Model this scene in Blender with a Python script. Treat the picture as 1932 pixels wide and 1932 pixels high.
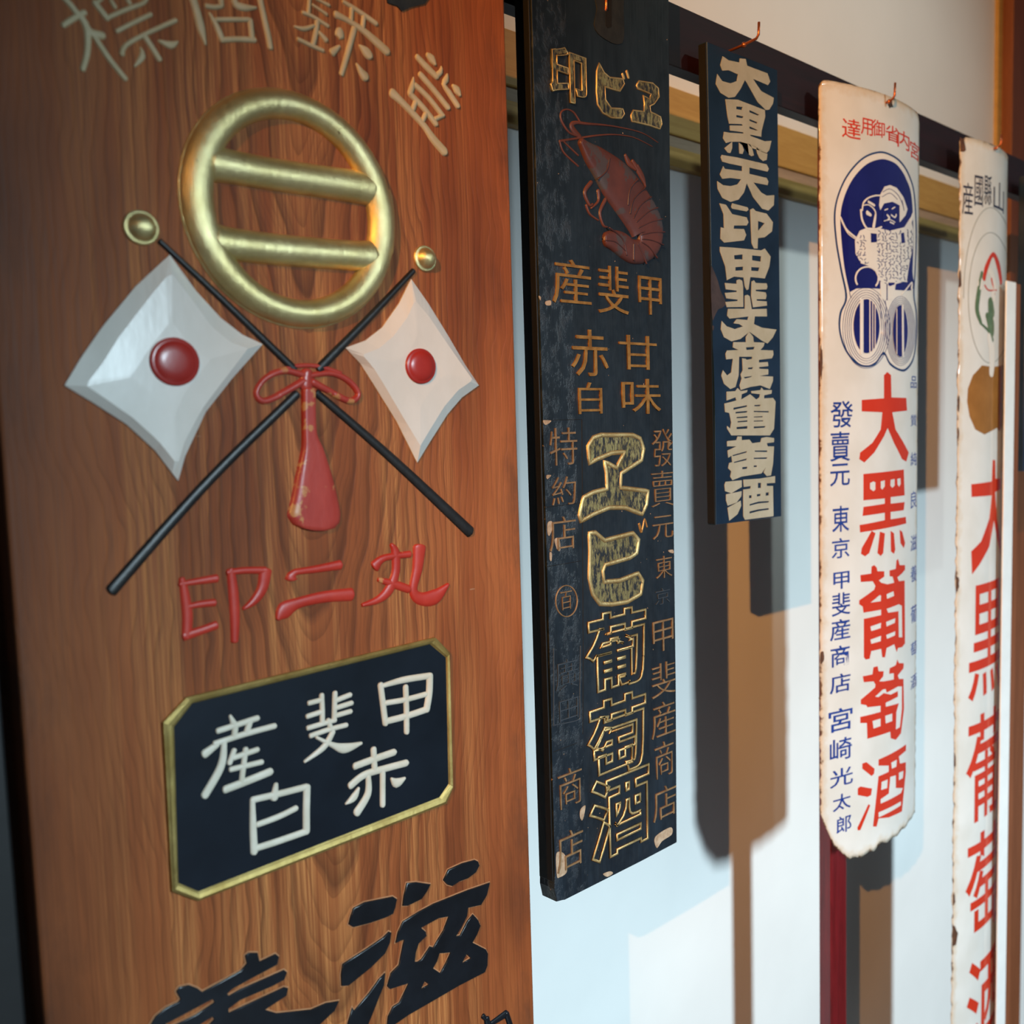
import bpy, bmesh, math, random
from mathutils import Vector, Matrix
random.seed(7)
for o in list(bpy.data.objects): bpy.data.objects.remove(o, do_unlink=True)
SC = bpy.context.scene
COL = SC.collection
# ------------------------------------------------------------------ camera
# X runs along the wall to the right, Y goes into the wall, Z is up; the lens is the origin
cam = bpy.data.cameras.new('camera'); co = bpy.data.objects.new('camera', cam); COL.objects.link(co)
cam.sensor_fit = 'HORIZONTAL'; cam.sensor_width = 36; cam.lens = 1849.98/1932*36; cam.clip_start = .02
fw = Vector((.68588086, .72243234, -.08751546)); rt = Vector((.72307976, -.69011725, -.02989707)); up = Vector((.08199454, .04277483, .99571442))
co.matrix_world = Matrix(((rt.x, up.x, -fw.x, 0), (rt.y, up.y, -fw.y, 0), (rt.z, up.z, -fw.z, 0), (0, 0, 0, 1)))
cam.dof.use_dof = True; cam.dof.focus_distance = 1.37; cam.dof.aperture_fstop = 4.2
SC.camera = co
# ------------------------------------------------------------------ world, lights, exposure
SC.view_settings.view_transform = 'Standard'; SC.view_settings.look = 'None'; SC.view_settings.gamma = 1
SC.view_settings.use_curve_mapping = False; SC.view_settings.exposure = 0.0
SC.cycles.max_bounces = 6
w = bpy.data.worlds.new('world'); SC.world = w; w.use_nodes = True
bg = w.node_tree.nodes['Background']; bg.inputs[0].default_value = (.66, .85, 1, 1); bg.inputs[1].default_value = .11
def light(name, kind, loc, target, energy, color, **kw):
    l = bpy.data.lights.new(name, kind); o = bpy.data.objects.new(name, l); COL.objects.link(o)
    o.location = loc; o.rotation_euler = (Vector(target) - Vector(loc)).to_track_quat('-Z', 'Y').to_euler()
    l.energy = energy; l.color = color
    for k, v in kw.items(): setattr(l, k, v)
    return o
# daylight from the shop window behind the camera; warm spot lamp under the ceiling to the left
light('window_daylight', 'AREA', (1.66, -4.965, 1.30), (1.5, 1.1, -.6), 565, (.67, .88, 1), shape='RECTANGLE', size=.55, size_y=.75)
light('warm_spotlight', 'SPOT', (-1.976, -.744, 1.379), (2.66, .41, -.08), 820, (1, .43, .10), shadow_soft_size=.012, spot_size=math.radians(60), spot_blend=1)
light('ceiling_spotlight', 'SPOT', (2.3, -.9, 1.66), (2.3, 1.24, .70), 80, (.84, 1, .98), shadow_soft_size=.05, spot_size=math.radians(66), spot_blend=1)  # added neutral fill for the upper wall and the sign tops
# measured outlines and strokes, tenths of a millimetre: X,Z pairs, or X,Z,width triples
DATA = {
'hyo':[[3315,3746,56,3394,3669,56,3427,3629,56],[3299,3505,51,3389,3584,53,3486,3658,55],[3421,3641,56,3487,3566,65,3502,3464,62,3485,3311,57,3439,3173,52],[3504,3500,74,3628,3501,75],[3480,3572,42,3567,3465,52,3676,3318,57,3809,3174,53],[3580,3767,57,3683,3658,58],[3683,3665,43,3864,3784,43,4024,3884,43,4052,3958,47],[3587,3755,34,3649,3821,35],[3723,3819,43,3757,3771,43],[3870,3872,44,3890,3842,44],[3759,3569,43,3911,3679,43,4081,3796,44],[3792,3381,53,3828,3462,44,4006,3600,44,4314,3803,46],[4013,3587,60,4078,3499,60,4136,3416,60],[3967,3480,18,3978,3409,63,3902,3304,22],[4139,3580,27,4251,3569,74,4327,3618,15]],
'sho':[[4486,4074,77,4528,3941,82,4561,3796,87,4595,3658,30],[4780,4153,60,4783,4061,60],[4625,4012,52,4712,4023,50,4783,4053,48],[4914,4189,59,4936,4109,77,5034,4103,71,5155,4134,25],[5191,4279,66,5234,4067,67,5271,3899,69,5288,3790,66],[4656,3951,32,4727,3845,65,4773,3739,70],[4722,3913,46,4882,3954,46,5065,4000,47],[5083,3996,63,5092,3839,63],[4764,3737,54,4926,3784,55,5118,3822,57]],
'roku':[[5770,4404,46,5758,4313,46,5746,4233,46],[5682,4223,43,5774,4217,44,5858,4197,46,5973,4166,47],[5841,4400,29,5927,4387,37,5999,4376,45],[5801,4330,31,5893,4301,37,5964,4277,44],[5850,4177,61,5830,4077,60,5787,3936,59],[5576,4061,27,5680,4064,50,5804,4124,37],[5611,3947,47,5757,3923,48,5900,3903,48],[5866,4074,43,5943,4020,68],[6181,4460,48,6376,4413,57,6591,4344,63],[6285,4426,54,6270,4288,54],[6435,4373,58,6413,4244,58],[6083,4308,84,6217,4287,63,6405,4236,74,6558,4168,96,6721,4087,106],[6304,4217,69,6233,4016,68,6119,3716,60],[6119,4148,100,6117,4098,116,6115,4074,33],[6104,3992,39,6018,3912,89],[6365,4060,34,6440,4022,114,6486,3989,109],[6316,3864,27,6367,3801,82,6419,3756,118]],
'tou':[[7142,4124,75,7259,4053,85,7412,3968,76],[7403,3973,65,7477,4035,64,7489,4097,19],[7291,4178,64,7351,4152,109,7392,4102,52],[7575,4030,27,7554,3965,78,7516,3903,64,7602,3821,82],[7584,3837,82,7715,3709,83],[7652,3919,48,7714,3884,113,7749,3837,54],[7176,3943,76,7352,3823,78,7567,3660,79],[7080,3890,18,7058,3794,69,7020,3702,75],[7101,3810,69,7286,3710,72,7473,3561,74],[7020,3702,74,7202,3588,76,7378,3443,78],[7491,3558,54,7372,3495,54],[7092,3626,63,7054,3540,63],[7233,3522,62,7186,3441,62],[6777,3659,115,6881,3603,91,7060,3489,88,7210,3386,86,7326,3274,107,7490,3155,116]],
'in1':[[4023,-1396,49,4216,-1393,71,4411,-1391,86],[4052,-1344,65,4076,-1502,99,4089,-1710,113,4066,-1913,101],[4084,-1622,50,4224,-1618,71,4374,-1624,78],[4039,-1898,99,4209,-1875,88,4377,-1846,89],[4519,-1348,66,4715,-1351,73,4939,-1379,80],[4559,-1325,93,4577,-1572,114,4575,-1829,108,4558,-2040,85],[4939,-1379,153,4893,-1551,129,4791,-1668,97,4665,-1731,34]],
'ni1':[[5230,-1497,159,5268,-1442,78,5525,-1438,84,5832,-1429,110],[5043,-1892,59,5121,-1822,189,5301,-1764,123,5614,-1746,129,5960,-1768,148]],
'maru':[[6277,-1502,148,6412,-1422,84,6771,-1419,84],[6507,-1276,41,6568,-1379,120,6556,-1609,123,6452,-1789,135,6301,-1876,95,6085,-1904,44],[6914,-1351,197,6870,-1599,156,6797,-1836,125,6900,-1950,155,7122,-1957,187,7316,-1837,44],[6312,-1650,50,6514,-1725,98,6736,-1818,100]],
'kou':[[6267,-2825,80,6286,-3024,80,6311,-3275,80],[6266,-2844,52,6579,-2835,78,6967,-2863,79],[6967,-2863,99,6948,-3067,100,6901,-3248,101],[6312,-3255,78,6619,-3260,80,6901,-3248,82],[6329,-3046,64,6598,-3067,66,6893,-3068,67],[6612,-2921,79,6611,-3170,79,6601,-3443,79]],
'hi1':[[5504,-2778,63,5503,-2945,63,5495,-3083,64],[5344,-2831,56,5507,-2830,57],[5316,-2967,57,5494,-2957,58],[5317,-3092,57,5654,-3085,58],[5670,-2790,65,5643,-3083,65],[5665,-2876,59,5861,-2852,60],[5661,-2957,58,5875,-2946,59],[5656,-3039,58,5857,-3035,59],[5568,-3065,60,5603,-3179,60],[5345,-3182,58,5563,-3169,58,5794,-3172,58],[5620,-3206,68,5500,-3341,76,5259,-3437,36],[5414,-3215,35,5607,-3345,62,5767,-3423,112,5977,-3418,35]],
'san1':[[4451,-2762,34,4491,-2858,76],[4314,-2881,62,4509,-2869,63,4745,-2852,64],[4504,-2872,66,4484,-2976,66],[4669,-2856,69,4620,-2965,69],[4273,-2999,62,4595,-2981,63,4932,-2978,64],[4168,-3073,93,4294,-3015,66],[4374,-3014,61,4326,-3239,87,4143,-3479,87],[4475,-3115,59,4418,-3231,59],[4466,-3189,59,4726,-3173,60],[4425,-3298,57,4766,-3312,59],[4357,-3482,82,4590,-3464,83,4856,-3437,85],[4598,-3135,63,4564,-3303,63,4531,-3470,62]],
'aka1':[[5880,-3653,83,6152,-3640,84,6412,-3633,85],[6135,-3526,80,6139,-3772,80],[5813,-3852,91,6001,-3783,86,6291,-3788,84,6577,-3801,85],[6050,-3821,70,6032,-4011,95,5881,-4174,109],[6246,-3800,77,6226,-4191,77],[6359,-3925,33,6436,-3997,117,6547,-3970,34],[5914,-3909,36,5848,-3994,97,5740,-4035,25]],
'haku1':[[4913,-3586,53,4886,-3714,102],[4641,-3671,70,4939,-3694,72,5266,-3712,73],[4641,-3666,58,4633,-3952,79,4631,-4207,86],[5273,-3717,88,5252,-3964,88,5240,-4187,87],[4687,-3940,64,4925,-3931,66,5129,-3903,67],[4633,-4178,72,4910,-4186,74,5240,-4187,76]],
'stray':[[7627,-7335,70,7753,-7498,47],[8011,-7484,109,7753,-7498,77],[8028,-7492,87,8105,-7728,88],[7690,-7403,94,7714,-7637,94]],
'ji':[[5785,-5239,5931,-5225,6322,-5299,6375,-5348,6350,-5433,6312,-5501,6200,-5505,5984,-5486,5774,-5451,5714,-5394,5742,-5319],[6524,-5213,6666,-5251,6868,-5347,6805,-5421,6728,-5477,6525,-5484,6452,-5459,6474,-5349],[7144,-5267,7363,-5261,7569,-5287,7617,-5322,7638,-5380,7578,-5448,7448,-5478,7306,-5471,7196,-5488,7121,-5443,7063,-5367],[5612,-5811,5943,-5764,6162,-5724,6246,-5687,6276,-5710,6254,-5819,6179,-5918,5984,-6001,5675,-6083,5587,-6050,5587,-5925],[6168,-6149,6147,-6281,6073,-6390,5969,-6554,5896,-6661,5825,-6744,5594,-6635,5654,-6480,5713,-6357,5737,-6402,5942,-6286,6083,-6183]],
'jib':[[6333,-5857,6369,-5747,6445,-5646,6678,-5615,6900,-5601,7442,-5626,7799,-5658,7743,-5798,7641,-5888,7432,-5848,7411,-5941,7311,-6053,7221,-6128,7291,-6146,7408,-6016,7507,-5959,7584,-6058,7621,-6148,7560,-6239,7483,-6311,7697,-6486,7727,-6550,7713,-6699,7668,-6771,7231,-6762,6966,-6772,6475,-6785,6246,-6812,6164,-6773,6183,-6675,6257,-6590,6349,-6583,6494,-6407,6226,-6363,6190,-6311,6249,-6183,6364,-6136,6431,-5926,6456,-5864,6406,-5856],[6704,-5818,6966,-5803,7125,-5839,7034,-5983,6955,-6050,6875,-6129,6824,-6096,6693,-6201,6634,-6207,6591,-6189,6611,-6082,6659,-5993,6780,-5944,6767,-5891],[6961,-6237,7135,-6296,7061,-6390,6965,-6486,6856,-6378,6919,-6319],[7382,-6416,7451,-6501,7298,-6507],[6724,-6482,6788,-6552,6661,-6558]],
'yo':[[3477,-5519,3533,-5458,3641,-5421,3758,-5419,3781,-5397,3744,-5305,3778,-5277,3874,-5297,3958,-5366,4004,-5424,4180,-5407,4414,-5383,4488,-5335,4475,-5245,4518,-5234,4612,-5272,4630,-5373,4815,-5367,4850,-5410,4827,-5487,4525,-5510,4311,-5531,4263,-5555,4273,-5584,4403,-5571,4903,-5578,4933,-5614,4898,-5681,4759,-5691,4396,-5681,4265,-5713,4263,-5757,4392,-5758,4893,-5761,4936,-5791,4913,-5863,4660,-5903,4791,-6002,5195,-6144,5382,-6155,5544,-6203,5484,-6287,5290,-6357,5102,-6401,4606,-6213,4145,-5994,3713,-5789,3440,-5617],[3620,-5578,3836,-5563,4104,-5542,4124,-5582,3920,-5623,3649,-5629],[3901,-5746,4093,-5719,4108,-5753,3997,-5813]],
'ring':[5480,2237,1235,1174],
'ringin':[4579,2212,5208,3139,6350,2168,5454,1339],
'bar1':[4591,2566,358,4771,2564,326,5205,2561,319,5765,2573,330,6197,2583,351,6406,2587,374],
'bar2':[4588,1832,359,4755,1829,321,5163,1827,313,5725,1839,314,6159,1856,322,6386,1863,350],
'side1':[4434,2438,300,4445,2168,303,4481,1873,307],
'side2':[6580,2532,257,6602,2247,254,6569,1956,250],
'flag1':[4119,1667,3782,1356,3455,975,3249,694,3101,463,3327,317,3614,120,3867,-129,4070,-420,4156,-186,4387,220,4683,544,5030,882,4811,968,4591,1119,4359,1354],
'flag1i':[4085,1500,3889,1277,3577,895,3413,656,3254,464,3413,349,3651,174,3873,-40,4044,-271,4129,-48,4315,243,4555,519,4829,828,4652,880,4461,1021,4282,1260],
'flag2':[6929,1671,6747,1393,6502,1116,6270,964,6011,878,6194,716,6402,432,6648,85,6915,-385,7120,-145,7387,156,7618,351,7892,495,7674,748,7430,1076,7159,1419],
'flag2i':[6917,1430,6806,1237,6595,1015,6393,877,6174,806,6318,667,6484,433,6684,138,6917,-193,7073,-5,7282,241,7510,436,7741,551,7562,746,7318,1017,7116,1253],
'sun1':[4066,681,478,4071,679,478],
'sun2':[6947,697,427,6954,695,427],
'pole1':[4034,1785,58,4627,1293,76,5387,638,92],
'pole1b':[5632,405,93,6561,-315,117,7690,-1256,152],
'pole2':[6975,1768,67,6313,1185,92,5669,643,109],
'pole2b':[5401,392,102,4371,-450,110,3386,-1374,126],
'knob1':[3869,1885,337,3874,1884,337],
'knob2':[7145,1917,317,7152,1915,317],
'bow':[[5511,578,76,5274,624,73,5051,548,63,4935,404,63,5011,320,72,5205,380,73],[5177,373,73,5494,528,85],[5555,579,69,5821,607,66,6029,534,73,6152,393,75,6048,316,77,5839,393,79],[5854,390,75,5580,517,89],[5108,597,48,5417,675,49,5676,675,51,5941,609,52],[5527,603,142,5506,479,171]],
'tassel':[[5532,430,161,5520,156,162,5520,-43,180,5545,-219,291,5550,-446,437,5549,-674,556,5540,-850,645,5530,-920,634]],
'plaque':[4017,-2484,7070,-2429,7278,-2643,7259,-4285,7145,-4448,4012,-4498,3761,-4311,3776,-2671],
'plaquei':[4072,-2553,6988,-2496,7218,-2696,7188,-4220,7044,-4341,4023,-4405,3828,-4251,3880,-2736],
'bracket1':[6728,4788,7499,5000,7272,4722,7081,4638,6946,4558,6883,4597,6754,4597],
'b2top':[["印",9606,4268,10325,4965]],
'bi':[[10604,4920,10705,4818,10824,4777,11102,4817,11137,4757,11034,4638,10714,4630,10723,4459,10841,4367,11089,4406,11124,4344,11054,4272,10837,4241,10657,4274,10556,4369,10541,4537,10556,4805]],
'bid':[[11104,4886,52,11133,4834,52],[11199,4946,53,11235,4865,53]],
'e1':[[11467,4866,11780,4902,11912,4859,11926,4740,11805,4615,11704,4565,11718,4487,11952,4461,11983,4365,11930,4284,11696,4292,11290,4277,11276,4353,11326,4432,11569,4459,11589,4572,11560,4686,11706,4656,11742,4743,11432,4759,11411,4794]],
'e2':[[10219,-555,10200,-316,10314,-201,10482,-168,11179,-188,11345,-241,11426,-399,11366,-562,10895,-730,10874,-939,11508,-1029,11471,-1223,11358,-1361,10968,-1232,10619,-1205,10277,-1271,10014,-1350,9990,-1256,10080,-1024,10288,-965,10584,-938,10578,-703,10540,-543,10795,-649,10993,-421,10701,-428,10387,-498]],
'hi2':[[10185,-1532,10310,-1535,10503,-1667,11136,-1624,11270,-1736,11219,-1926,11065,-1977,10506,-2017,10452,-2106,10470,-2260,10817,-2286,11240,-2233,11345,-2356,11293,-2547,10986,-2621,10631,-2607,10374,-2560,10225,-2396,10164,-2163,10190,-1793]],
'bid2':[[11277,-1501,34,11326,-1633,24,11384,-1531,36,11418,-1435,24,11471,-1558,34],[11293,-1493,28,11351,-1626,28]],
'b2big':[["葡",10019,-3867,11409,-2695],["萄",10018,-5159,11366,-3963],["酒",10023,-6353,11415,-5093]],
'b2small':[["産",9558,1616,10327,2211],["斐",10480,1536,11131,2200],["甲",11363,1570,11901,2118],["赤",9895,655,10659,1291],["甘",10898,761,11759,1254],["白",10019,132,10508,569],["味",10942,117,11838,629]],
'b2tiny':[["發",11620,-678,12117,-114],["賣",11587,-1281,12118,-744],["元",11602,-1770,12103,-1427],["東",11665,-2378,12054,-2042],["甲",11557,-3501,12060,-3023],["斐",11513,-4198,12090,-3681],["産",11489,-4830,12074,-4294],["商",11555,-5474,12016,-4919],["店",11493,-6137,12069,-5629],["特",9433,-551,9970,-46],["約",9453,-1094,9922,-709],["店",9381,-1706,9901,-1251],["商",9420,-5315,9898,-4771],["店",9360,-6207,9895,-5663],["百",9564,-2537,9788,-2284]],
'b2faint':[["京",11637,-2777,11993,-2534],["廣",9425,-3644,9870,-3227],["田",9488,-4089,9861,-3792]],
'b2circ':[[9905,-2453,27,9895,-2508,27,9871,-2558,26,9835,-2597,24,9788,-2625,22,9735,-2638,19,9679,-2637,18,9624,-2621,18,9573,-2591,19,9530,-2550,21,9498,-2501,23,9479,-2446,25,9474,-2390,26,9483,-2336,26,9506,-2288,25,9541,-2248,24,9586,-2221,21,9639,-2206,19,9695,-2206,18,9750,-2221,18,9802,-2250,20,9846,-2291,22,9879,-2340,24,9899,-2396,26,9905,-2453,26]],
'b2frame':[[9411,-3042,22,9371,-4103,22],[9393,-4098,16,9841,-4135,17,9900,-4070,23,9910,-3797,23],[9910,-3797,23,9949,-3100,23]],
'b2panel':[[9346,60,8,10084,59,8],[10084,59,12,10070,-685,12],[9344,-1098,9,10037,-1094,9],[9313,-1901,9,10008,-1902,9],[9358,-4465,10,9829,-4458,10],[10090,51,13,9998,-3357,14],[10000,-3266,14,9953,-4359,14]],
'shrimp':[[10187,3791,128,10371,3671,328,10574,3569,480,10811,3431,649,11054,3290,726,11287,3122,750,11493,2946,762,11604,2776,758,11582,2610,557,11446,2474,369,11219,2451,359,11030,2513,372,10844,2553,314,10676,2555,220]],
'shband':[[11346,3471,23,11165,3305,27,11111,3079,30],[11505,3373,23,11241,3176,25,11155,2965,29],[11651,3261,22,11400,3117,23,11233,2915,25],[11797,3127,21,11561,3036,21,11295,2862,22],[11895,2974,20,11624,2901,20,11342,2787,21],[11952,2794,21,11653,2751,20,11404,2693,20],[11919,2604,22,11650,2638,21,11418,2634,21],[11761,2401,28,11580,2528,26,11401,2591,24],[11507,2296,31,11412,2430,31,11318,2552,31],[11215,2320,32,11219,2451,32,11222,2542,32],[10727,3661,27,10661,3486,24,10477,3343,21],[10696,2713,24,10970,2586,28,11057,2376,32],[10599,2527,20,10813,2530,22,11028,2433,24]],
'shant':[[10190,3866,33,9978,3885,35,9830,4006,41,9820,4114,32,9933,4176,24,10073,4162,30,10183,4071,32],[10175,3864,88,10023,3967,93,10096,4037,54,10326,4064,40,10864,4130,24,11495,4155,19,11891,4083,14],[9779,3739,39,10146,3840,34,10557,3950,28,10922,4024,22,11331,4056,18,11755,4003,14],[9779,3739,34,9857,3605,31,10133,3472,29],[9835,3758,28,10138,3614,29]],
'shleg':[[10387,3292,68,10251,3139,66,10347,2981,50,10407,3007,31],[10532,3197,77,10527,3062,45,10375,2946,30],[10679,3101,66,10558,2911,56,10622,2744,42,10712,2731,25],[10274,2971,46,10343,2865,36,10518,2800,28],[11132,3776,61,11208,3689,102,11350,3611,43],[11289,3722,70,11446,3586,110,11556,3441,51],[11400,3669,63,11510,3535,97,11572,3403,33]],
'keyplate':[10562,5858,11123,6010,11147,5785,11144,5380,11054,5281,10870,5256,10602,5306,10518,5417,10584,5639],
'keyslot':[10756,5910,10892,5947,10877,5468,10800,5430,10756,5457],
'b2chip':[[9866,-5432,9968,-5402,9935,-5533,9889,-5599,9849,-5526],[9358,-5906,9521,-5980,9554,-6230,9400,-6265,9352,-6219],[11538,-6368,11918,-6334,11950,-6455,11706,-6488,11567,-6552],[10315,-6534,10468,-6546,10528,-6598,10404,-6607],[9361,-1309,9438,-1298,9447,-1388,9380,-1489,9349,-1432],[9479,-1553,9570,-1544,9590,-1699,9538,-1703],[9384,-1713,9422,-1726,9410,-1832,9380,-1811],[11978,-1970,12094,-1973,12109,-2026,12010,-2004],[9360,-672,9449,-677,9371,-726],[9428,1620,9527,1641,9525,1581,9437,1575],[9324,60,9478,50,9366,-2],[9301,1686,9343,1674,9331,1628]],
'dai3':[[13760,5773,13924,5747,14234,5781,14248,5849,14420,5880,14458,5781,15074,5793,15157,5677,15085,5603,14630,5609,14874,5463,15267,5432,15237,5329,15122,5210,15010,5181,14761,5265,14441,5511,14388,5536,14253,5364,14094,5211,13913,5160,13686,5191,13564,5305,13605,5467,13740,5384,13969,5397,14151,5471,14192,5587,13921,5592,13743,5546,13695,5626]],
'kuro3':[[13824,5121,14172,5183,14982,5175,14994,5074,14879,4816,14864,4717,14535,4693,14535,4674,14975,4662,15187,4706,15114,4544,15028,4477,14533,4535,14239,4528,13952,4479,13823,4435,13748,4500,13776,4604,13929,4617,14347,4677,14321,4694,13942,4655,13944,4734,14323,4800,14284,4817,13919,4757,13882,4864],[14131,5068,14315,5097,14287,5041,14130,5025],[14514,5085,14814,5069,14758,5044,14514,5049],[14128,4932,14339,4950,14312,4916,14128,4896],[14512,4939,14757,4934,14729,4906,14512,4910],[14510,4823,14782,4806,14700,4791,14510,4786],[14004,4488,14002,4387,13949,4300,13872,4294,13784,4351],[14199,4507,14291,4479,14343,4415,14302,4343,14210,4335],[14452,4536,14586,4485,14639,4377,14557,4348,14490,4367],[14709,4521,14860,4472,15056,4467,15027,4365,14914,4325,14803,4359,14736,4437]],
'ten3':[[13705,4231,14156,4262,15026,4290,15096,4226,15053,4174,14500,4156,14498,4053,15023,4065,15079,4013,15050,3949,14618,3931,14851,3801,15019,3771,15262,3812,15246,3643,15072,3530,14875,3535,14601,3692,14415,3887,14332,3729,14170,3591,13934,3523,13705,3557,13582,3682,13571,3801,13734,3760,13939,3775,14148,3834,14255,3930,13941,3905,13711,3857,13649,3918,13740,4060,13790,4025,14284,4065,14286,4145,13894,4127,13716,4127,13679,4192]],
'in3':[[13627,3461,13805,3463,13983,3335,14406,3335,14459,3261,14404,3202,14032,3159,14018,3107,14322,3134,14388,3046,14319,2950,13742,2853,13642,2907,13658,3087,13747,3083,13738,3304],[13986,3508,14435,3501,14462,3467,14407,3431,13984,3421,13959,3447],[14516,3474,14598,3507,14680,3473,15015,3470,15213,3350,15183,3194,14953,3070,14743,3032,14726,2858,14616,2847,14549,2930],[14747,3317,14956,3304,14745,3152]],
'kou3':[[13626,2776,13999,2800,14838,2839,14951,2881,15134,2762,15089,2589,14944,2379,14499,2366,14441,2160,14387,2141,14334,2197,14296,2342,14017,2334,13808,2259,13773,2474,13625,2705],[14023,2678,14275,2717,14274,2636,14035,2614],[14559,2729,14836,2741,14821,2649,14558,2647],[14059,2491,14285,2519,14284,2459,14058,2433],[14529,2533,14778,2547,14749,2484,14528,2473]],
'hi3':[[13756,2211,14094,2223,14095,2282,14175,2303,14255,2287,14280,2193,14280,1858,13800,1825,13763,1907,14116,1944,14116,1967,13789,1967,13753,2052,14092,2090,14092,2112,13779,2112],[14539,2294,14608,2322,14663,2281,15000,2300,15027,2248,14998,2200,14661,2168,14661,2146,14969,2145,14997,2093,14968,2030,14686,2011,14686,1989,14996,1994,15009,1925,14574,1869,14522,2061],[14331,2048,14413,2068,14480,2043,14532,1836,14994,1871,15006,1741,14627,1721,14597,1591,14848,1542,15308,1532,15189,1395,15015,1280,14845,1320,14457,1456,14185,1325,13920,1278,13713,1336,13626,1463,13654,1595,13794,1515,14028,1482,14269,1537,14162,1569,13990,1576,14084,1647,14406,1649,14434,1710,13874,1643,13810,1691,13838,1802,14328,1831]],
'san3':[[14447,1457,14572,1376,14586,1289,14926,1292,14892,1229,14793,1164,15189,1168,15205,1096,15154,1032,14742,995,14742,951,15020,966,15036,895,14741,872,14757,846,15035,842,15034,752,14755,722,15183,718,15182,646,15080,502,14785,563,14464,534,14181,481,14151,559,14215,672,14185,740,14249,811,14236,1009,14345,1003,14361,986,14534,1008,14535,1043,14144,1032,14123,722,14028,532,13876,497,13698,581,13627,716,13673,801,13790,718,13911,771,13960,994,13765,980,13752,1073,13798,1125,14131,1144,13964,1181,13980,1267,14350,1280,14351,1367],[14348,1194,14617,1211,14585,1167,14363,1151],[14406,857,14564,868,14532,833,14405,831],[14278,698,14530,719,14498,701,14309,673]],
'bu3':[[13770,454,14027,463,14089,515,14181,464,14384,482,14368,447,14211,412,14194,325,14462,412,14652,323,14750,359,14767,412,14510,429,14494,464,14784,483,14817,527,14882,483,15147,484,15129,421,14897,394,14896,341,15179,349,15262,285,15206,-186,15070,-301,13892,-267,13774,-152,13774,-109,13864,-154,13896,-52,13839,104,13719,122,13707,259,14055,308,14025,360,13767,309],[13961,188,14364,228,14364,202,13961,154],[14586,227,14780,234,14764,208,14586,209],[14021,119,14378,132,14362,106,14021,93],[14569,130,15042,121,15042,97,14569,112],[14050,32,14377,44,14377,18,14050,14],[14567,32,14843,37,14843,19,14567,20],[14080,-38,14376,-26,14375,-52,14079,-55],[14566,-38,14858,-35,14858,-52,14566,-51],[14047,-133,14374,-123,14374,-166,14047,-167],[14565,-136,14939,-135,14906,-161,14564,-167]],
'dou3':[[13770,-358,14043,-350,14075,-290,14199,-293,14198,-354,14434,-353,14513,-418,14771,-408,14805,-338,14970,-325,15204,-350,15203,-423,14968,-433,15001,-488,15202,-496,15165,-804,15095,-1001,14961,-1003,14862,-934,14930,-847,14796,-948,14188,-968,13909,-1013,13849,-948,13881,-863,13792,-807,13823,-722,13915,-709,13886,-604,13795,-634,13782,-513,14042,-454,13768,-444],[13917,-596,14352,-544,14336,-570,13932,-614],[14591,-545,14983,-560,14983,-587,14591,-566],[13960,-711,14350,-668,14334,-697,13960,-728],[14557,-668,14982,-678,14965,-704,14557,-689],[14206,-810,14363,-810,14347,-844,14205,-846],[14555,-801,14652,-801,14651,-829,14555,-828]],
'shu3':[[13712,-1027,14187,-1029,14185,-1144,13875,-1228,13694,-1181,13681,-1077],[13723,-1235,14184,-1214,14167,-1301,14025,-1396,13765,-1429,13721,-1339],[14150,-1370,14164,-1460,14053,-1592,13806,-1684,13764,-1463],[14234,-1023,14730,-1035,15230,-1018,15228,-1138,14959,-1130,14959,-1175,15160,-1188,15170,-1722,14270,-1708,14224,-1642,14231,-1191,14453,-1188,14454,-1143,14247,-1148],[14680,-1104,14778,-1110,14777,-1200,14679,-1193],[14403,-1300,14483,-1306,14482,-1350,14402,-1350],[14645,-1299,14759,-1298,14758,-1334,14644,-1339],[14924,-1291,15024,-1289,15023,-1344,14923,-1346],[14417,-1453,14691,-1429,15022,-1444,15022,-1468,14691,-1461,14416,-1479],[14415,-1577,14690,-1564,15020,-1567,15020,-1596,14689,-1594,14414,-1613]],
'chip3':[[13377,2439,13455,2374,13553,2239,13638,2073,13725,1977,13775,1879,13671,1807,13569,1779,13479,1687,13402,1597,13374,1839,13365,2124],[13392,1510,13437,1498,13424,1440,13396,1438]],
'dai4':[[18927,841,19073,778,19097,338,19810,327,19861,68,19134,43,19281,-306,19973,-798,19829,-979,19604,-917,19211,-568,18948,-265,18809,-424,18458,-737,18141,-916,17992,-845,18016,-719,18402,-541,18686,-291,18744,48,18064,75,18063,296,18804,323,18801,775]],
'kuro4':[[18116,-1139,19694,-1131,19746,-1670,19079,-1656,19080,-1789,19748,-1807,19705,-1973,19081,-1956,19083,-2106,19817,-2120,19848,-2260,18019,-2277,18004,-2130,18851,-2103,18850,-1954,18093,-1959,18118,-1783,18849,-1772,18848,-1666,18117,-1654],[18324,-1328,18433,-1302,18506,-1323,18506,-1469,18434,-1497,18325,-1442],[18692,-1317,18846,-1303,18846,-1425,18753,-1485,18693,-1448],[19076,-1307,19254,-1301,19255,-1434,19147,-1478,19063,-1422],[19367,-1308,19525,-1300,19543,-1419,19462,-1475,19383,-1426],[18382,-2276,18510,-2336,18302,-2710,18171,-2762,18045,-2700,18069,-2589],[18667,-2318,18853,-2368,18792,-2761,18700,-2811,18581,-2739],[19085,-2340,19227,-2404,19290,-2748,19231,-2826,19102,-2761],[19497,-2363,19623,-2409,19787,-2666,19716,-2761,19541,-2639]],
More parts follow.
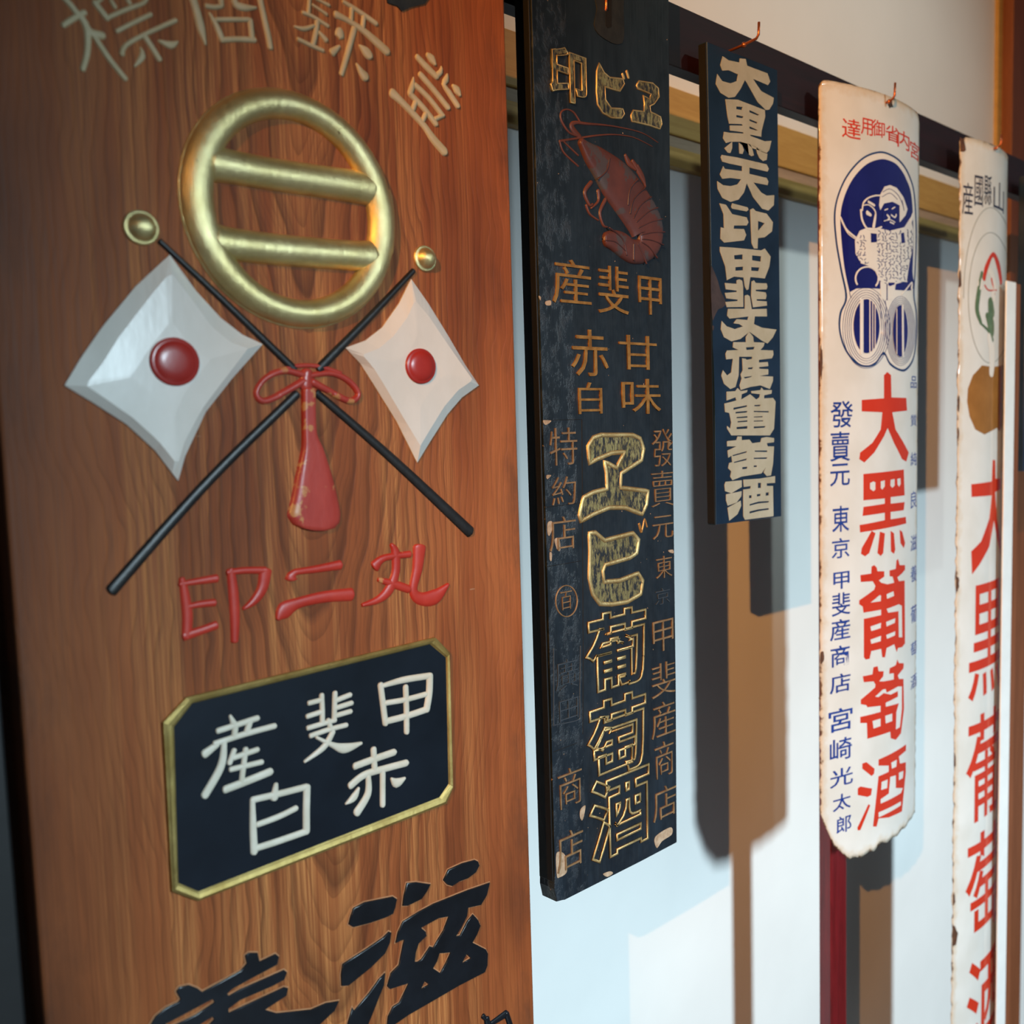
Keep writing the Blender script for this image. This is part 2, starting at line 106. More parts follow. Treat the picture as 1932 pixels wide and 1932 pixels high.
'bu4':[[18029,-3118,18368,-3126,18381,-2989,18471,-2968,18551,-3024,18579,-3104,18834,-3134,18835,-3243,18635,-3297,18719,-3354,18957,-3415,19251,-3422,19182,-3287,19051,-3262,19050,-3144,19319,-3146,19353,-2976,19425,-2953,19502,-3089,19788,-3125,19789,-3222,19622,-3280,19393,-3330,19468,-3420,19771,-3445,19811,-4784,19642,-4833,19445,-4813,19379,-4881,19299,-4754,19263,-4700,18936,-4722,18876,-4902,18771,-4883,18727,-4702,18374,-4690,18323,-4838,18199,-4833,18138,-4776,18136,-4004,18723,-4010,18722,-3900,18124,-3879,18100,-3753,17995,-3694,17995,-3617,18473,-3462,18513,-3390,18420,-3286,18041,-3257],[18345,-3708,18664,-3596,18721,-3619,18707,-3726],[18928,-3615,19219,-3592,19254,-3693,18944,-3712],[18930,-3915,19473,-3900,19631,-3957,19660,-4625,19481,-4593,19456,-4042,18993,-4003],[18347,-4188,18724,-4167,18710,-4274,18372,-4285],[18916,-4181,19311,-4163,19294,-4257,18932,-4278],[18347,-4452,18725,-4434,18712,-4542,18373,-4542],[18918,-4449,19314,-4436,19297,-4521,18950,-4534]],
'dou4':[[18107,-5156,18420,-5170,18454,-5031,18597,-5035,18634,-5146,18825,-5181,18806,-5283,18654,-5358,18826,-5391,19252,-5434,19250,-5305,19051,-5277,19071,-5165,19343,-5153,19414,-5050,19490,-5139,19748,-5191,19732,-5296,19442,-5387,19494,-5473,19735,-5524,19773,-6175,19612,-6659,19358,-6736,19127,-6646,19104,-6501,18256,-6457,18238,-6131,18031,-6089,18031,-5965,18714,-6000,18713,-5873,18254,-5812,18221,-5764,18046,-5710,18046,-5618,18509,-5456,18527,-5397,18456,-5321,18139,-5281],[18510,-5644,18788,-5552,18907,-5565,18949,-5648,19445,-5624,19654,-5669,19660,-6148,19557,-6514,19356,-6519,19377,-6146,19499,-5991,18910,-5936,18909,-5851,19447,-5839,19446,-5721,19119,-5726,18828,-5634,18637,-5679],[18424,-6128,18715,-6137,18715,-6295,18459,-6292],[18891,-6122,19190,-6136,19191,-6297,18912,-6286]],
'shu4':[[18644,-6977,19904,-6977,19906,-7110,19512,-7134,19566,-7302,19897,-7362,19900,-7574,19688,-8374,19053,-8309,18650,-8214,18576,-8365,18450,-8329,18645,-7327,19045,-7335,19044,-7205,18644,-7104],[19153,-7169,19412,-7172,19389,-7318,19177,-7305],[18761,-7474,19004,-7485,18984,-7663,18742,-7640],[19112,-7460,19366,-7497,19369,-7771,19738,-7880,19628,-7957,18724,-7924,18724,-7828,19049,-7799],[19516,-7485,19762,-7511,19735,-7658,19518,-7650],[18649,-8086,19630,-8134,19631,-8223,18650,-8193],[18095,-6933,18224,-6931,18498,-7132,18481,-7233,18394,-7259,18095,-7037],[17956,-7412,18033,-7388,18412,-7523,18378,-7652,18259,-7660,17957,-7548],[18293,-7820,18354,-7857,18035,-8291,17958,-8277,17948,-8216]],
'g4left':[["發",17226,-224,17812,284],["賣",17213,-863,17734,-295],["元",17212,-1334,17721,-908],["東",17263,-2221,17703,-1717],["京",17250,-2729,17713,-2339],["甲",17290,-3331,17713,-2998],["斐",17248,-3852,17736,-3403],["産",17206,-4332,17736,-3920],["商",17218,-4852,17722,-4440],["店",17199,-5375,17741,-5000],["宮",17167,-6144,17800,-5683],["崎",17196,-6735,17782,-6288],["光",17195,-7259,17812,-6894],["太",17266,-7746,17753,-7417],["郎",17361,-8218,17765,-7875]],
'g4right':[["品",20072,529,20504,779],["質",20086,-258,20524,-22],["純",20101,-1082,20545,-800],["良",20116,-1982,20567,-1619],["滋",20132,-2889,20591,-2551],["養",20144,-3558,20608,-3207],["葡",20160,-4444,20632,-4065],["萄",20174,-5159,20652,-4858],["酒",20188,-5879,20670,-5584]],
'g4top':[["達",17518,5166,18020,5522],["用",18029,5287,18390,5595],["御",18369,5310,18802,5618],["省",18821,5301,19386,5604],["内",19313,5247,19910,5593],["宮",19952,5170,20578,5508]],
'emA':[[18592,5043,18094,4868,17689,4545,17441,4179,17316,3773,17350,3269,17470,2742,17600,2233,17454,1936,17438,1598,17594,1239,17891,991,18176,924,18488,974,18786,1179,19022,983,19447,871,19823,891,20280,1139,20504,1598,20491,2095,20296,2450,20375,2950,20452,3695,20298,4450,19973,4780,19516,4985,19038,5058]],
'emB':[[18592,5006,18112,4837,17722,4526,17477,4172,17357,3777,17392,3271,17513,2756,17651,2235,17500,1926,17481,1599,17632,1258,17911,1026,18176,961,18467,1011,18786,1233,19046,1026,19446,914,19795,937,20211,1173,20388,1591,20376,2087,20194,2442,20277,2939,20341,3680,20196,4434,19888,4753,19458,4947,19014,5020]],
'emC':[[18634,4899,18203,4752,17836,4472,17594,4127,17477,3742,17507,3212,17600,2682,17772,2218,17889,2404,20088,2530,20144,2925,20187,3659,20055,4387,19735,4692,19347,4876,18991,4924]],
'figfill':[[18597,4027,18638,4237,18788,4404,18995,4461,19271,4446,19583,4316,19809,4111,19712,3979,19414,3799,19411,4127,19094,4156,18768,4081,18639,3940],[18599,3593,19001,3588,19652,3734,19987,3969,20160,3753,20151,3412,19930,3048,19796,2698,19485,2624,19263,2582,19010,2517,18777,2570,18604,2605,18480,2758,18246,2856,18027,2887,17871,3057,17854,3303,17991,3493,18206,3568],[18647,2585,18868,2577,18870,2250,18670,2238],[18938,2582,19210,2602,19136,2266,18940,2254]],
'fighole':[[18320,3476,18517,3482,18518,3322,18328,3299],[19474,3594,19623,3624,19688,3429,19505,3397],[18734,3974,18904,4074,19196,4099,19329,4023,19304,3809,19098,3680,18815,3661,18704,3787]],
'fig':[[18770,3748,23,19000,3797,23,19199,3773,26],[18882,3876,46,18976,3829,67,18906,3786,39],[19071,4014,30,19196,4064,30],[18791,3957,28,18904,3994,28],[19047,3895,44,19198,3866,37,19250,3919,59],[19000,3751,35,19148,3739,35],[18096,4019,36,18242,4124,33,18474,4195,32,18680,4219,32],[18025,3878,57,18061,3701,55,18206,3556,43,18436,3555,36,18684,3625,37],[18096,3974,22,18280,3993,25,18475,3877,40,18436,3600,39],[18206,3850,88,18318,3816,63],[18475,3832,52,18397,3597,51],[18242,4056,51,18435,4009,51],[18061,3881,41,18096,4019,37,18205,4109,32],[17471,3697,41,17626,3487,39,17871,3360,37],[17495,3632,23,17658,3422,22,17871,3326,21],[17915,2490,44,17894,2518,45,17880,2548,47,17873,2580,48,17873,2612,47,17880,2644,45,17895,2676,43,17916,2706,40,17944,2734,38,17978,2760,36,18017,2782,34,18061,2801,33,18109,2815,32,18160,2825,32,18213,2831,32,18266,2832,32,18319,2828,33,18370,2819,35,18418,2805,37,18463,2788,40,18501,2766,44,18533,2741,48,18558,2713,53,18575,2682,57,18582,2650,59,18581,2617,57,18571,2584,53,18553,2551,49,18526,2520,44,18492,2492,42],[19547,2390,47,20085,2676,39,20088,2554,109],[19989,3874,108,20155,4042,112],[19209,2649,33,19797,2674,34]],
'figmark':[[18560,3541,16,18611,3541,18,18646,3523,21],[18791,3585,26,18823,3557,31,18820,3522,31],[18968,3582,16,19009,3585,19,19031,3571,26],[19449,3643,31,19470,3626,40,19445,3605,26],[19792,3703,26,19844,3685,38,19845,3655,48],[20062,3725,34,20037,3701,21,19972,3685,17],[18643,3507,21,18616,3484,17,18571,3475,16],[18708,3524,20,18749,3510,25,18761,3484,30],[18874,3520,31,18882,3501,28,18855,3484,20],[19029,3564,26,19000,3530,21,18942,3505,18],[19071,3537,16,19130,3547,17,19182,3539,19],[19219,3575,23,19268,3557,29,19279,3526,37],[19437,3611,35,19424,3582,25,19372,3559,19],[19816,3645,41,19842,3614,48,19815,3576,36],[20005,3687,25,20077,3670,35,20096,3638,51],[18020,3404,25,18020,3379,22,17995,3358,19],[18088,3417,22,18115,3391,25,18115,3358,25],[18579,3458,29,18585,3438,25,18558,3421,19],[18705,3461,24,18741,3435,29,18744,3401,31],[18808,3464,27,18834,3438,32,18823,3405,30],[19033,3457,18,19000,3443,16,18963,3446,17],[19027,3472,16,19089,3485,16,19148,3479,18],[19273,3512,25,19304,3496,36,19294,3472,33],[19804,3595,27,19858,3574,39,19859,3541,49],[20066,3598,37,20037,3566,24,19962,3541,19],[17996,3307,16,18027,3314,16,18051,3303,19],[18082,3323,16,18133,3327,16,18177,3313,18],[18626,3385,17,18572,3363,16,18511,3359,16],[18707,3373,16,18744,3381,17,18772,3370,20],[18895,3396,19,18851,3372,17,18794,3364,16],[18978,3430,17,19026,3428,20,19050,3409,27],[19060,3428,16,19113,3433,17,19153,3421,21],[19296,3442,18,19246,3422,16,19188,3420,17],[19909,3520,21,19863,3499,17,19799,3494,17],[19967,3536,23,20047,3522,30,20076,3492,45],[17906,3274,16,17934,3272,19,17944,3255,23],[18018,3286,20,18042,3271,24,18040,3248,25],[18063,3283,17,18103,3276,19,18125,3253,22],[18643,3315,17,18586,3296,16,18524,3294,16],[18764,3319,17,18710,3302,16,18653,3302,16],[18869,3348,28,18892,3323,32,18878,3292,29],[19005,3361,20,18964,3337,17,18906,3328,16],[19078,3379,17,19122,3378,21,19139,3361,30],[19188,3374,16,19262,3386,17,19332,3380,18],[19456,3409,40,19460,3388,29,19421,3370,20],[19847,3484,29,19899,3460,42,19898,3425,49],[20115,3496,22,20055,3471,18,19974,3461,17],[18031,3242,24,18027,3214,21,17997,3191,18],[18079,3218,16,18108,3219,18,18121,3203,23],[18571,3269,28,18565,3246,22,18532,3231,18],[18680,3285,24,18715,3260,29,18716,3226,31],[18857,3281,23,18885,3267,31,18877,3245,30],[18990,3316,30,19010,3290,34,18991,3259,28],[19096,3298,16,19170,3302,18,19231,3287,20],[19335,3345,30,19314,3318,22,19261,3299,18],[19403,3335,17,19464,3339,18,19505,3325,24],[19657,3387,35,19639,3361,23,19583,3343,18],[19874,3374,23,19830,3350,18,19763,3342,17],[19931,3395,17,20033,3404,18,20118,3394,21],[17981,3143,16,18022,3153,16,18061,3144,17],[18146,3186,25,18144,3164,21,18117,3148,18],[18601,3208,27,18620,3178,30,18607,3143,27],[18767,3207,22,18746,3187,18,18706,3181,16],[18833,3234,19,18880,3223,23,18900,3198,29],[18965,3230,16,19012,3238,17,19052,3228,20],[19167,3240,18,19114,3221,16,19055,3220,17],[19226,3249,16,19271,3254,18,19298,3240,25],[19455,3293,25,19485,3280,39,19470,3259,32],[19670,3292,19,19628,3276,17,19581,3279,18],[19856,3346,46,19848,3311,33,19790,3277,24],[20033,3365,42,20065,3337,54,20037,3301,39],[17954,3108,22,17938,3080,19,17901,3061,17],[18023,3096,23,18014,3070,20,17981,3052,17],[18138,3105,25,18134,3076,22,18103,3052,19],[18534,3160,18,18579,3148,22,18599,3121,27],[18726,3162,30,18725,3135,25,18691,3111,20],[18932,3153,17,18878,3135,16,18819,3134,16],[19050,3167,18,19008,3149,16,18959,3148,16],[19042,3192,16,19118,3201,17,19187,3192,18],[19225,3208,16,19288,3214,17,19338,3202,21],[19474,3223,39,19486,3200,36,19453,3176,24],[19622,3254,19,19669,3247,29,19674,3226,44],[19829,3269,26,19869,3254,44,19855,3230,40],[17945,3055,24,17941,3025,21,17911,3000,19],[18010,3048,22,18000,3029,18,17971,3021,16],[18164,3055,16,18117,3038,16,18066,3038,16],[18553,3081,16,18601,3084,17,18637,3069,20],[18693,3090,16,18737,3089,19,18761,3071,24],[18888,3109,27,18873,3088,20,18833,3078,17],[19037,3107,20,19003,3086,17,18954,3082,16],[19139,3128,18,19178,3124,24,19185,3105,35],[19309,3140,36,19320,3118,34,19288,3095,23],[19494,3154,18,19437,3137,16,19376,3138,17],[19573,3174,17,19633,3174,21,19663,3155,31],[19826,3197,23,19882,3183,34,19888,3156,49],[17991,2984,16,18039,2978,18,18071,2955,20],[18160,2982,22,18148,2964,18,18119,2959,16],[18541,3018,17,18583,3014,20,18602,2994,25],[18771,3027,19,18729,3004,17,18673,2996,16],[18905,3073,26,18878,3038,21,18823,3012,18],[19061,3049,20,19020,3028,17,18966,3023,16],[19123,3067,33,19134,3049,31,19105,3032,21],[19226,3065,17,19269,3075,17,19304,3066,21],[19419,3124,26,19461,3102,36,19460,3071,40],[19681,3131,20,19633,3111,17,19573,3109,17],[19856,3146,22,19784,3113,18,19689,3095,17],[20083,3184,23,20010,3150,19,19910,3130,17],[17968,2912,19,17935,2887,17,17889,2875,16],[17960,2917,16,17986,2926,16,18008,2916,18],[18149,2920,25,18159,2901,25,18140,2883,20],[18247,2919,18,18210,2900,16,18164,2898,16],[18528,2965,16,18581,2972,17,18627,2960,18],[18736,2987,19,18685,2961,17,18622,2952,16],[18880,2985,17,18816,2968,16,18751,2969,17],[19032,3003,24,19004,2977,19,18952,2964,17],[19184,3008,36,19187,2987,27,19152,2971,19],[19237,3031,17,19313,3033,18,19373,3015,21],[19503,3054,32,19477,3019,24,19415,2992,20],[19627,3058,17,19678,3071,17,19723,3063,20],[18561,2915,19,18607,2901,22,18627,2873,27],[18668,2932,22,18697,2916,28,18693,2892,30],[18810,2954,29,18830,2922,32,18813,2887,28],[18971,2957,22,19015,2939,27,19025,2909,34],[19044,2942,16,19100,2950,17,19149,2940,19],[19247,2934,17,19292,2946,17,19334,2938,19],[19382,2988,21,19450,2971,25,19483,2940,33],[19675,2972,18,19618,2956,17,19560,2958,18],[19736,2979,18,19790,2993,17,19843,2988,19],[18612,2867,28,18602,2840,22,18563,2820,18],[18773,2856,21,18744,2834,17,18698,2828,16],[18865,2866,30,18857,2842,23,18819,2826,18],[18996,2878,24,18962,2846,20,18903,2824,18],[19098,2873,17,19150,2873,19,19181,2855,25],[19243,2912,21,19296,2898,26,19313,2870,35],[19527,2929,31,19502,2899,23,19441,2878,18],[19574,2923,17,19663,2926,18,19733,2910,21],[19797,2971,42,19818,2943,45,19784,2910,32],[18579,2782,16,18622,2783,18,18650,2767,22],[18710,2798,30,18709,2769,26,18675,2744,21],[18896,2822,32,18896,2797,27,18862,2776,20],[19039,2821,23,19012,2799,18,18965,2791,16],[19187,2845,27,19161,2817,20,19107,2801,17],[19202,2820,16,19272,2825,18,19329,2810,20],[19484,2872,38,19501,2842,40,19472,2809,30],[19552,2871,17,19645,2881,17,19730,2871,19],[18551,2720,16,18584,2722,18,18601,2707,24],[18673,2727,17,18724,2722,19,18754,2700,24],[18842,2773,31,18855,2741,31,18833,2709,26],[18949,2741,17,18993,2753,16,19036,2745,18],[19117,2761,19,19157,2752,26,19163,2730,36],[19293,2805,25,19332,2784,34,19329,2754,38],[19416,2801,17,19469,2802,20,19494,2784,29],[19667,2820,36,19653,2799,22,19602,2787,17],[18561,2660,21,18584,2647,28,18574,2628,26],[18640,2671,16,18682,2680,16,18720,2671,18],[18848,2683,24,18884,2659,30,18884,2627,32],[19040,2723,33,19032,2687,27,18989,2655,22],[19090,2688,16,19145,2692,18,19187,2678,21],[19213,2700,17,19285,2701,18,19341,2685,21],[19534,2726,19,19465,2703,17,19387,2698,17],[19618,2758,23,19661,2745,35,19658,2722,43],[18775,2622,17,18836,2621,18,18881,2602,21],[19253,2661,24,19281,2648,37,19266,2628,30],[19424,2678,18,19491,2672,21,19529,2649,28],[19673,2714,37,19696,2690,44,19667,2663,31],[18723,4293,14,18995,4385,14,19353,4306,21,19586,4128,28],[18702,4199,14,18996,4305,14,19300,4229,18],[19525,4237,34,19617,4061,35],[18891,2543,46,18893,2251,46]],
'balering':[[18703,1692,17,18691,1564,17,18654,1441,16,18594,1329,15,18516,1233,13,18424,1159,11,18324,1110,10,18220,1088,9,18119,1093,10,18023,1126,11,17938,1184,12,17866,1265,12,17810,1364,13,17771,1477,13,17751,1599,13,17751,1724,13,17771,1847,13,17809,1962,13,17865,2063,12,17937,2147,11,18021,2210,10,18116,2248,9,18217,2260,9,18320,2244,10,18420,2202,12,18512,2136,13,18591,2047,15,18651,1940,16,18690,1820,17,18703,1692,17],[18774,1695,18,18760,1557,17,18717,1424,16,18648,1304,15,18559,1201,13,18454,1122,11,18341,1069,10,18224,1045,9,18109,1051,10,18002,1086,10,17907,1149,11,17826,1235,12,17764,1341,13,17721,1463,13,17699,1593,13,17699,1728,13,17721,1859,13,17764,1982,12,17826,2091,12,17906,2181,11,18000,2248,10,18107,2289,9,18220,2302,9,18336,2286,10,18450,2242,12,18554,2171,13,18644,2076,15,18714,1961,17,18758,1832,18,18774,1695,18],[18851,1698,18,18835,1550,18,18786,1407,17,18707,1277,15,18605,1167,13,18487,1082,11,18359,1025,10,18227,999,9,18099,1006,9,17980,1044,10,17874,1111,11,17785,1203,12,17716,1318,13,17669,1447,13,17645,1587,13,17645,1731,13,17669,1872,13,17716,2003,12,17785,2120,12,17873,2217,11,17978,2289,10,18096,2333,9,18223,2347,9,18354,2331,10,18482,2284,11,18600,2208,13,18703,2106,15,18782,1984,17,18833,1845,18,18851,1698,18],[18930,1702,19,18912,1542,18,18856,1390,17,18767,1251,15,18653,1133,13,18520,1041,11,18377,981,10,18231,954,9,18090,961,9,17958,1001,10,17842,1073,11,17744,1172,12,17669,1294,12,17617,1432,13,17591,1581,13,17591,1734,13,17617,1884,12,17668,2025,12,17744,2149,12,17841,2252,11,17956,2329,10,18086,2377,9,18227,2393,9,18371,2375,10,18514,2326,11,18647,2245,13,18762,2137,15,18852,2007,17,18909,1859,18,18930,1702,19],[19016,1705,19,18995,1535,19,18932,1371,17,18832,1223,15,18703,1096,13,18555,999,11,18396,934,10,18235,906,9,18079,913,9,17935,957,10,17808,1033,11,17701,1139,12,17619,1269,12,17563,1416,12,17534,1575,12,17535,1738,12,17563,1898,12,17619,2047,12,17701,2180,11,17807,2290,11,17933,2372,10,18076,2423,9,18230,2440,9,18390,2423,10,18548,2370,11,18697,2285,13,18826,2170,15,18927,2031,17,18993,1873,19,19016,1705,19],[19952,1691,29,19941,1573,28,19907,1459,26,19853,1356,23,19781,1267,20,19697,1198,16,19606,1152,12,19513,1130,10,19423,1134,11,19338,1163,14,19263,1215,16,19200,1288,18,19150,1378,19,19116,1481,20,19098,1592,20,19097,1707,20,19113,1819,20,19145,1925,19,19193,2019,18,19255,2096,16,19328,2155,13,19411,2191,10,19501,2203,10,19593,2190,12,19684,2154,16,19769,2094,20,19843,2014,24,19900,1917,27,19938,1807,29,19952,1691,29],[20041,1696,30,20028,1569,29,19987,1447,27,19920,1335,23,19834,1240,19,19734,1166,15,19627,1116,12,19518,1093,10,19412,1097,10,19314,1127,13,19227,1183,16,19155,1261,18,19098,1357,19,19059,1467,19,19039,1586,20,19038,1708,20,19056,1828,19,19093,1941,18,19148,2041,17,19219,2125,15,19304,2188,13,19400,2227,10,19504,2240,10,19613,2228,12,19720,2189,16,19821,2126,20,19909,2041,24,19979,1937,27,20024,1820,30,20041,1696,30],[20135,1701,32,20119,1565,31,20070,1434,27,19990,1315,23,19889,1213,19,19772,1134,15,19647,1080,12,19522,1055,10,19402,1059,10,19290,1092,13,19192,1151,15,19111,1234,17,19047,1336,18,19004,1453,19,18981,1580,19,18980,1710,19,19001,1838,19,19042,1958,18,19104,2064,17,19183,2153,15,19279,2220,12,19389,2263,10,19508,2278,10,19632,2265,12,19756,2225,15,19874,2159,19,19978,2069,24,20060,1959,28,20114,1834,31,20135,1701,32],[20234,1706,33,20215,1562,32,20156,1422,28,20063,1295,23,19945,1186,19,19810,1101,15,19668,1044,11,19526,1018,10,19391,1022,10,19267,1057,12,19158,1120,15,19067,1207,17,18997,1316,18,18949,1440,19,18924,1574,19,18923,1711,19,18946,1847,18,18992,1974,17,19060,2087,16,19149,2182,14,19255,2253,12,19377,2299,10,19511,2315,10,19652,2303,11,19793,2261,15,19928,2191,19,20049,2097,24,20146,1980,29,20210,1848,33,20234,1706,34],[20339,1712,36,20317,1559,34,20248,1410,29,20139,1274,23,20002,1159,18,19849,1069,14,19689,1008,11,19531,980,10,19380,985,10,19243,1022,12,19124,1088,15,19024,1181,16,18948,1295,18,18896,1426,18,18869,1568,18,18868,1713,18,18893,1856,18,18943,1990,17,19017,2110,16,19114,2210,14,19232,2286,12,19366,2334,10,19515,2353,10,19671,2340,11,19831,2297,15,19985,2224,19,20123,2125,24,20236,2003,29,20311,1863,34,20339,1712,36],[18825,2224,22,18871,2063,23,18818,1873,22],[18785,1402,18,18806,1638,18,18836,1874,18],[18564,2325,16,18649,2144,17,18694,1867,17]],
'bale':[[18621,1724,18611,1611,18580,1503,18531,1404,18466,1320,18389,1255,18304,1212,18217,1192,18130,1196,18049,1225,17975,1276,17913,1347,17865,1434,17831,1534,17814,1641,17814,1752,17831,1860,17864,1962,17912,2052,17973,2126,18045,2181,18126,2215,18212,2225,18300,2212,18384,2175,18461,2116,18527,2038,18578,1944,18610,1838],[19859,1686,19851,1573,19823,1464,19778,1365,19718,1281,19648,1215,19572,1171,19493,1151,19415,1154,19342,1182,19277,1232,19222,1302,19179,1389,19149,1488,19133,1595,19132,1705,19146,1814,19174,1915,19215,2005,19268,2080,19332,2136,19403,2170,19480,2181,19558,2169,19635,2133,19706,2075,19768,1997,19816,1904,19847,1799]],
'balel':[[18293,2207,31,18297,1204,31],[18383,2188,24,18386,1229,24],[18462,2135,24,18466,1300,24],[18046,2184,107,18048,1200,107],[19294,2087,27,19303,1204,27],[19580,2153,98,19610,1190,99]],
'g4bot':[16969,-7757,17070,-7971,17201,-8150,17267,-8360,17390,-8541,17560,-8670,17722,-8800,17955,-8852,18187,-8840,18472,-8856,18624,-8789,18868,-8795,19182,-8825,19483,-8808,19829,-8784,20169,-8760,20408,-8701],
'g4topz':[6168,5912],
'dai5':[[24739,-1169,24918,-1177,24977,-1641,25463,-1650,25481,-1917,24951,-1961,25121,-2622,25630,-3250,25659,-3586,25145,-3113,24891,-2641,24596,-3256,24069,-3638,23743,-3839,23698,-3283,24135,-3089,24573,-2573,24714,-2024,23687,-1993,23668,-1689,24702,-1684]],
'g5boxes':[["黒",23639,-6934,25712,-4129],["葡",23587,-10066,25823,-7330],["萄",23615,-13062,26050,-10332],["酒",23723,-16520,26050,-13563]],
'g5top':[["産",23225,4481,23613,5201],["國",23667,4716,24021,5398],["縣",24077,4794,24456,5463],["山",24577,4729,25388,5399]],
'g5red':[[24131,3093,136,24247,3367,166,24592,3685,116,24958,3474,237,25225,3138,248],[24163,2941,50,24363,2844,38,24838,2878,36],[24518,3122,64,24709,2778,70]],
'g5green':[[24019,3218,117,23900,2815,168,23827,2372,167,24003,2070,112],[24278,2260,150,24494,2092,388,24558,1870,342],[23959,2069,56,24446,1865,87,24624,1692,146],[24479,2584,286,24544,2319,389]],
'g5pale':[[24403,3291,150,24659,3133,245,24675,2686,275],[23979,3083,134,23940,2905,215],[24449,1776,227,24635,1376,365,24590,921,285]],
'g5brown':[[24073,1085,23685,852,23500,549,23474,245,23574,-100,23812,-412,24236,-540,24606,-472,25016,-402,25244,-487,25520,-372,25518,1118,24659,1056]],
'g5circ':[[26050,2830,0,26050,2570,0,26050,2315,0,26050,2071,0,26050,1846,0,26050,1646,68,25566,1458,51,25220,1317,38,24937,1218,29,24691,1162,24,24473,1147,23,24279,1172,25,24106,1237,29,23955,1339,33,23825,1474,35,23716,1638,36,23627,1828,36,23560,2039,36,23513,2264,36,23488,2498,35,23483,2736,35,23500,2972,35,23538,3199,35,23596,3413,35,23675,3608,34,23775,3780,33,23895,3925,31,24035,4040,28,24196,4123,24,24377,4171,22,24581,4183,23,24810,4162,29,25070,4106,37,25375,4021,48,25775,3915,66,26050,3771,0,26050,3567,0,26050,3338,0,26050,3092,0,26050,2835,0],[23312,2613,33,23314,2833,33,23327,3051,33,23350,3264,33,23385,3470,33,23430,3666,33,23486,3852,33,23553,4024,33,23631,4181,33,23720,4322,32,23819,4444,31,23930,4548,29,24052,4631,26,24186,4694,24,24333,4735,22,24494,4754,22,24671,4753,25,24867,4730,30,25088,4688,36,25347,4629,44,25680,4560,55,26050,4481,0,26050,4334,0,26050,4167,0,26050,3980,0,26050,3777,0,26050,3560,0,26050,3331,0,26050,3094,0,26050,2852,0]]}
# ------------------------------------------------------------------ helpers
def lin(r, g, b):
    f = lambda c: (c/255/12.92) if c/255 <= .04045 else ((c/255+.055)/1.055)**2.4
    return (f(r), f(g), f(b), 1)
def link(name, me, mat, parent=None, loc=(0, 0, 0)):
    o = bpy.data.objects.new(name, me); COL.objects.link(o)
    if mat is not None and not me.materials: me.materials.append(mat)
    if parent is not None: o.parent = parent
    return o
def thing(name, label, cat, loc, group=None):
    o = bpy.data.objects.new(name, None); COL.objects.link(o); o.location = loc; o.empty_display_size = .05
    o['label'] = label; o['category'] = cat
    if group: o['group'] = group
    return o
def finish(name, bm, mat, root, top=None, smooth=False):
    """bm in world coordinates -> object whose origin is that of its thing"""
    org = (top or root).location if (top or root) is not None else Vector((0, 0, 0))
    bmesh.ops.translate(bm, vec=-Vector(org), verts=bm.verts)
    bmesh.ops.recalc_face_normals(bm, faces=bm.faces)
    me = bpy.data.meshes.new(name); bm.to_mesh(me); bm.free()
    if smooth:
        for p in me.polygons: p.use_smooth = True
    return link(name, me, mat, root)
def box(bm, x0, x1, y0, y1, z0, z1, bev=0):
    r = bmesh.ops.create_cube(bm, size=1); vs = r['verts']
    for v in vs: v.co = Vector(((x0+x1)/2+v.co.x*(x1-x0), (y0+y1)/2+v.co.y*(y1-y0), (z0+z1)/2+v.co.z*(z1-z0)))
    if bev:
        es = list({e for v in vs for e in v.link_edges})
        bmesh.ops.bevel(bm, geom=es, offset=bev, segments=2, affect='EDGES', profile=.5)
    return bm
def prism(bm, poly, y0, y1, bev=0):
    """outline in X,Z; front at y0 (towards the camera), back at y1"""
    a = [bm.verts.new((x, y0, z)) for x, z in poly]; b = [bm.verts.new((x, y1, z)) for x, z in poly]
    n = len(poly); ff = bm.faces.new(a); bm.faces.new(b[::-1])
    for i in range(n): bm.faces.new((a[i], b[i], b[(i+1) % n], a[(i+1) % n]))
    if bev:
        bmesh.ops.bevel(bm, geom=list(ff.edges), offset=bev, segments=2, affect='EDGES', profile=.5)
    return bm
def P2(l): return [(l[i]*1e-4, l[i+1]*1e-4) for i in range(0, len(l), 2)]
def P3(l): return [(l[i]*1e-4, l[i+1]*1e-4, l[i+2]*1e-4) for i in range(0, len(l), 3)]
def resample(pts, step=.0025, closed=False):
    n = len(pts)
    if n == 2 and not closed:
        k = max(2, int(math.dist(pts[0][:2], pts[1][:2])/step)); return [tuple(a+(b-a)*i/k for a, b in zip(*pts)) for i in range(k+1)]
    out = []
    g = lambda i: pts[i % n] if closed else pts[min(max(i, 0), n-1)]
    for i in range(n if closed else n-1):
        p0, p1, p2, p3 = g(i-1), g(i), g(i+1), g(i+2)
        k = max(2, min(24, int(math.dist(p1[:2], p2[:2])/step)))
        for j in range(k):
            t = j/k
            out.append(tuple(.5*((2*b)+(-a+c)*t+(2*a-5*b+4*c-d)*t*t+(-a+3*b-3*c+d)*t**3) for a, b, c, d in zip(p0, p1, p2, p3)))
    if not closed: out.append(tuple(pts[-1]))
    return out
class Flat:
    def __init__(s, y): s.y = y
    def __call__(s, x): return s.y
class Curved:
    def __init__(s, XL, XR, Da, De, tilt=0): s.XL, s.XR, s.Da, s.sag = XL, XR, Da, De-Da; s.Xc = (XL+XR)/2; s.h = (XR-XL)/2; s.tilt = tilt
    def __call__(s, x): t = (x-s.Xc)/s.h; return s.Da+s.sag*t*t+s.tilt*t
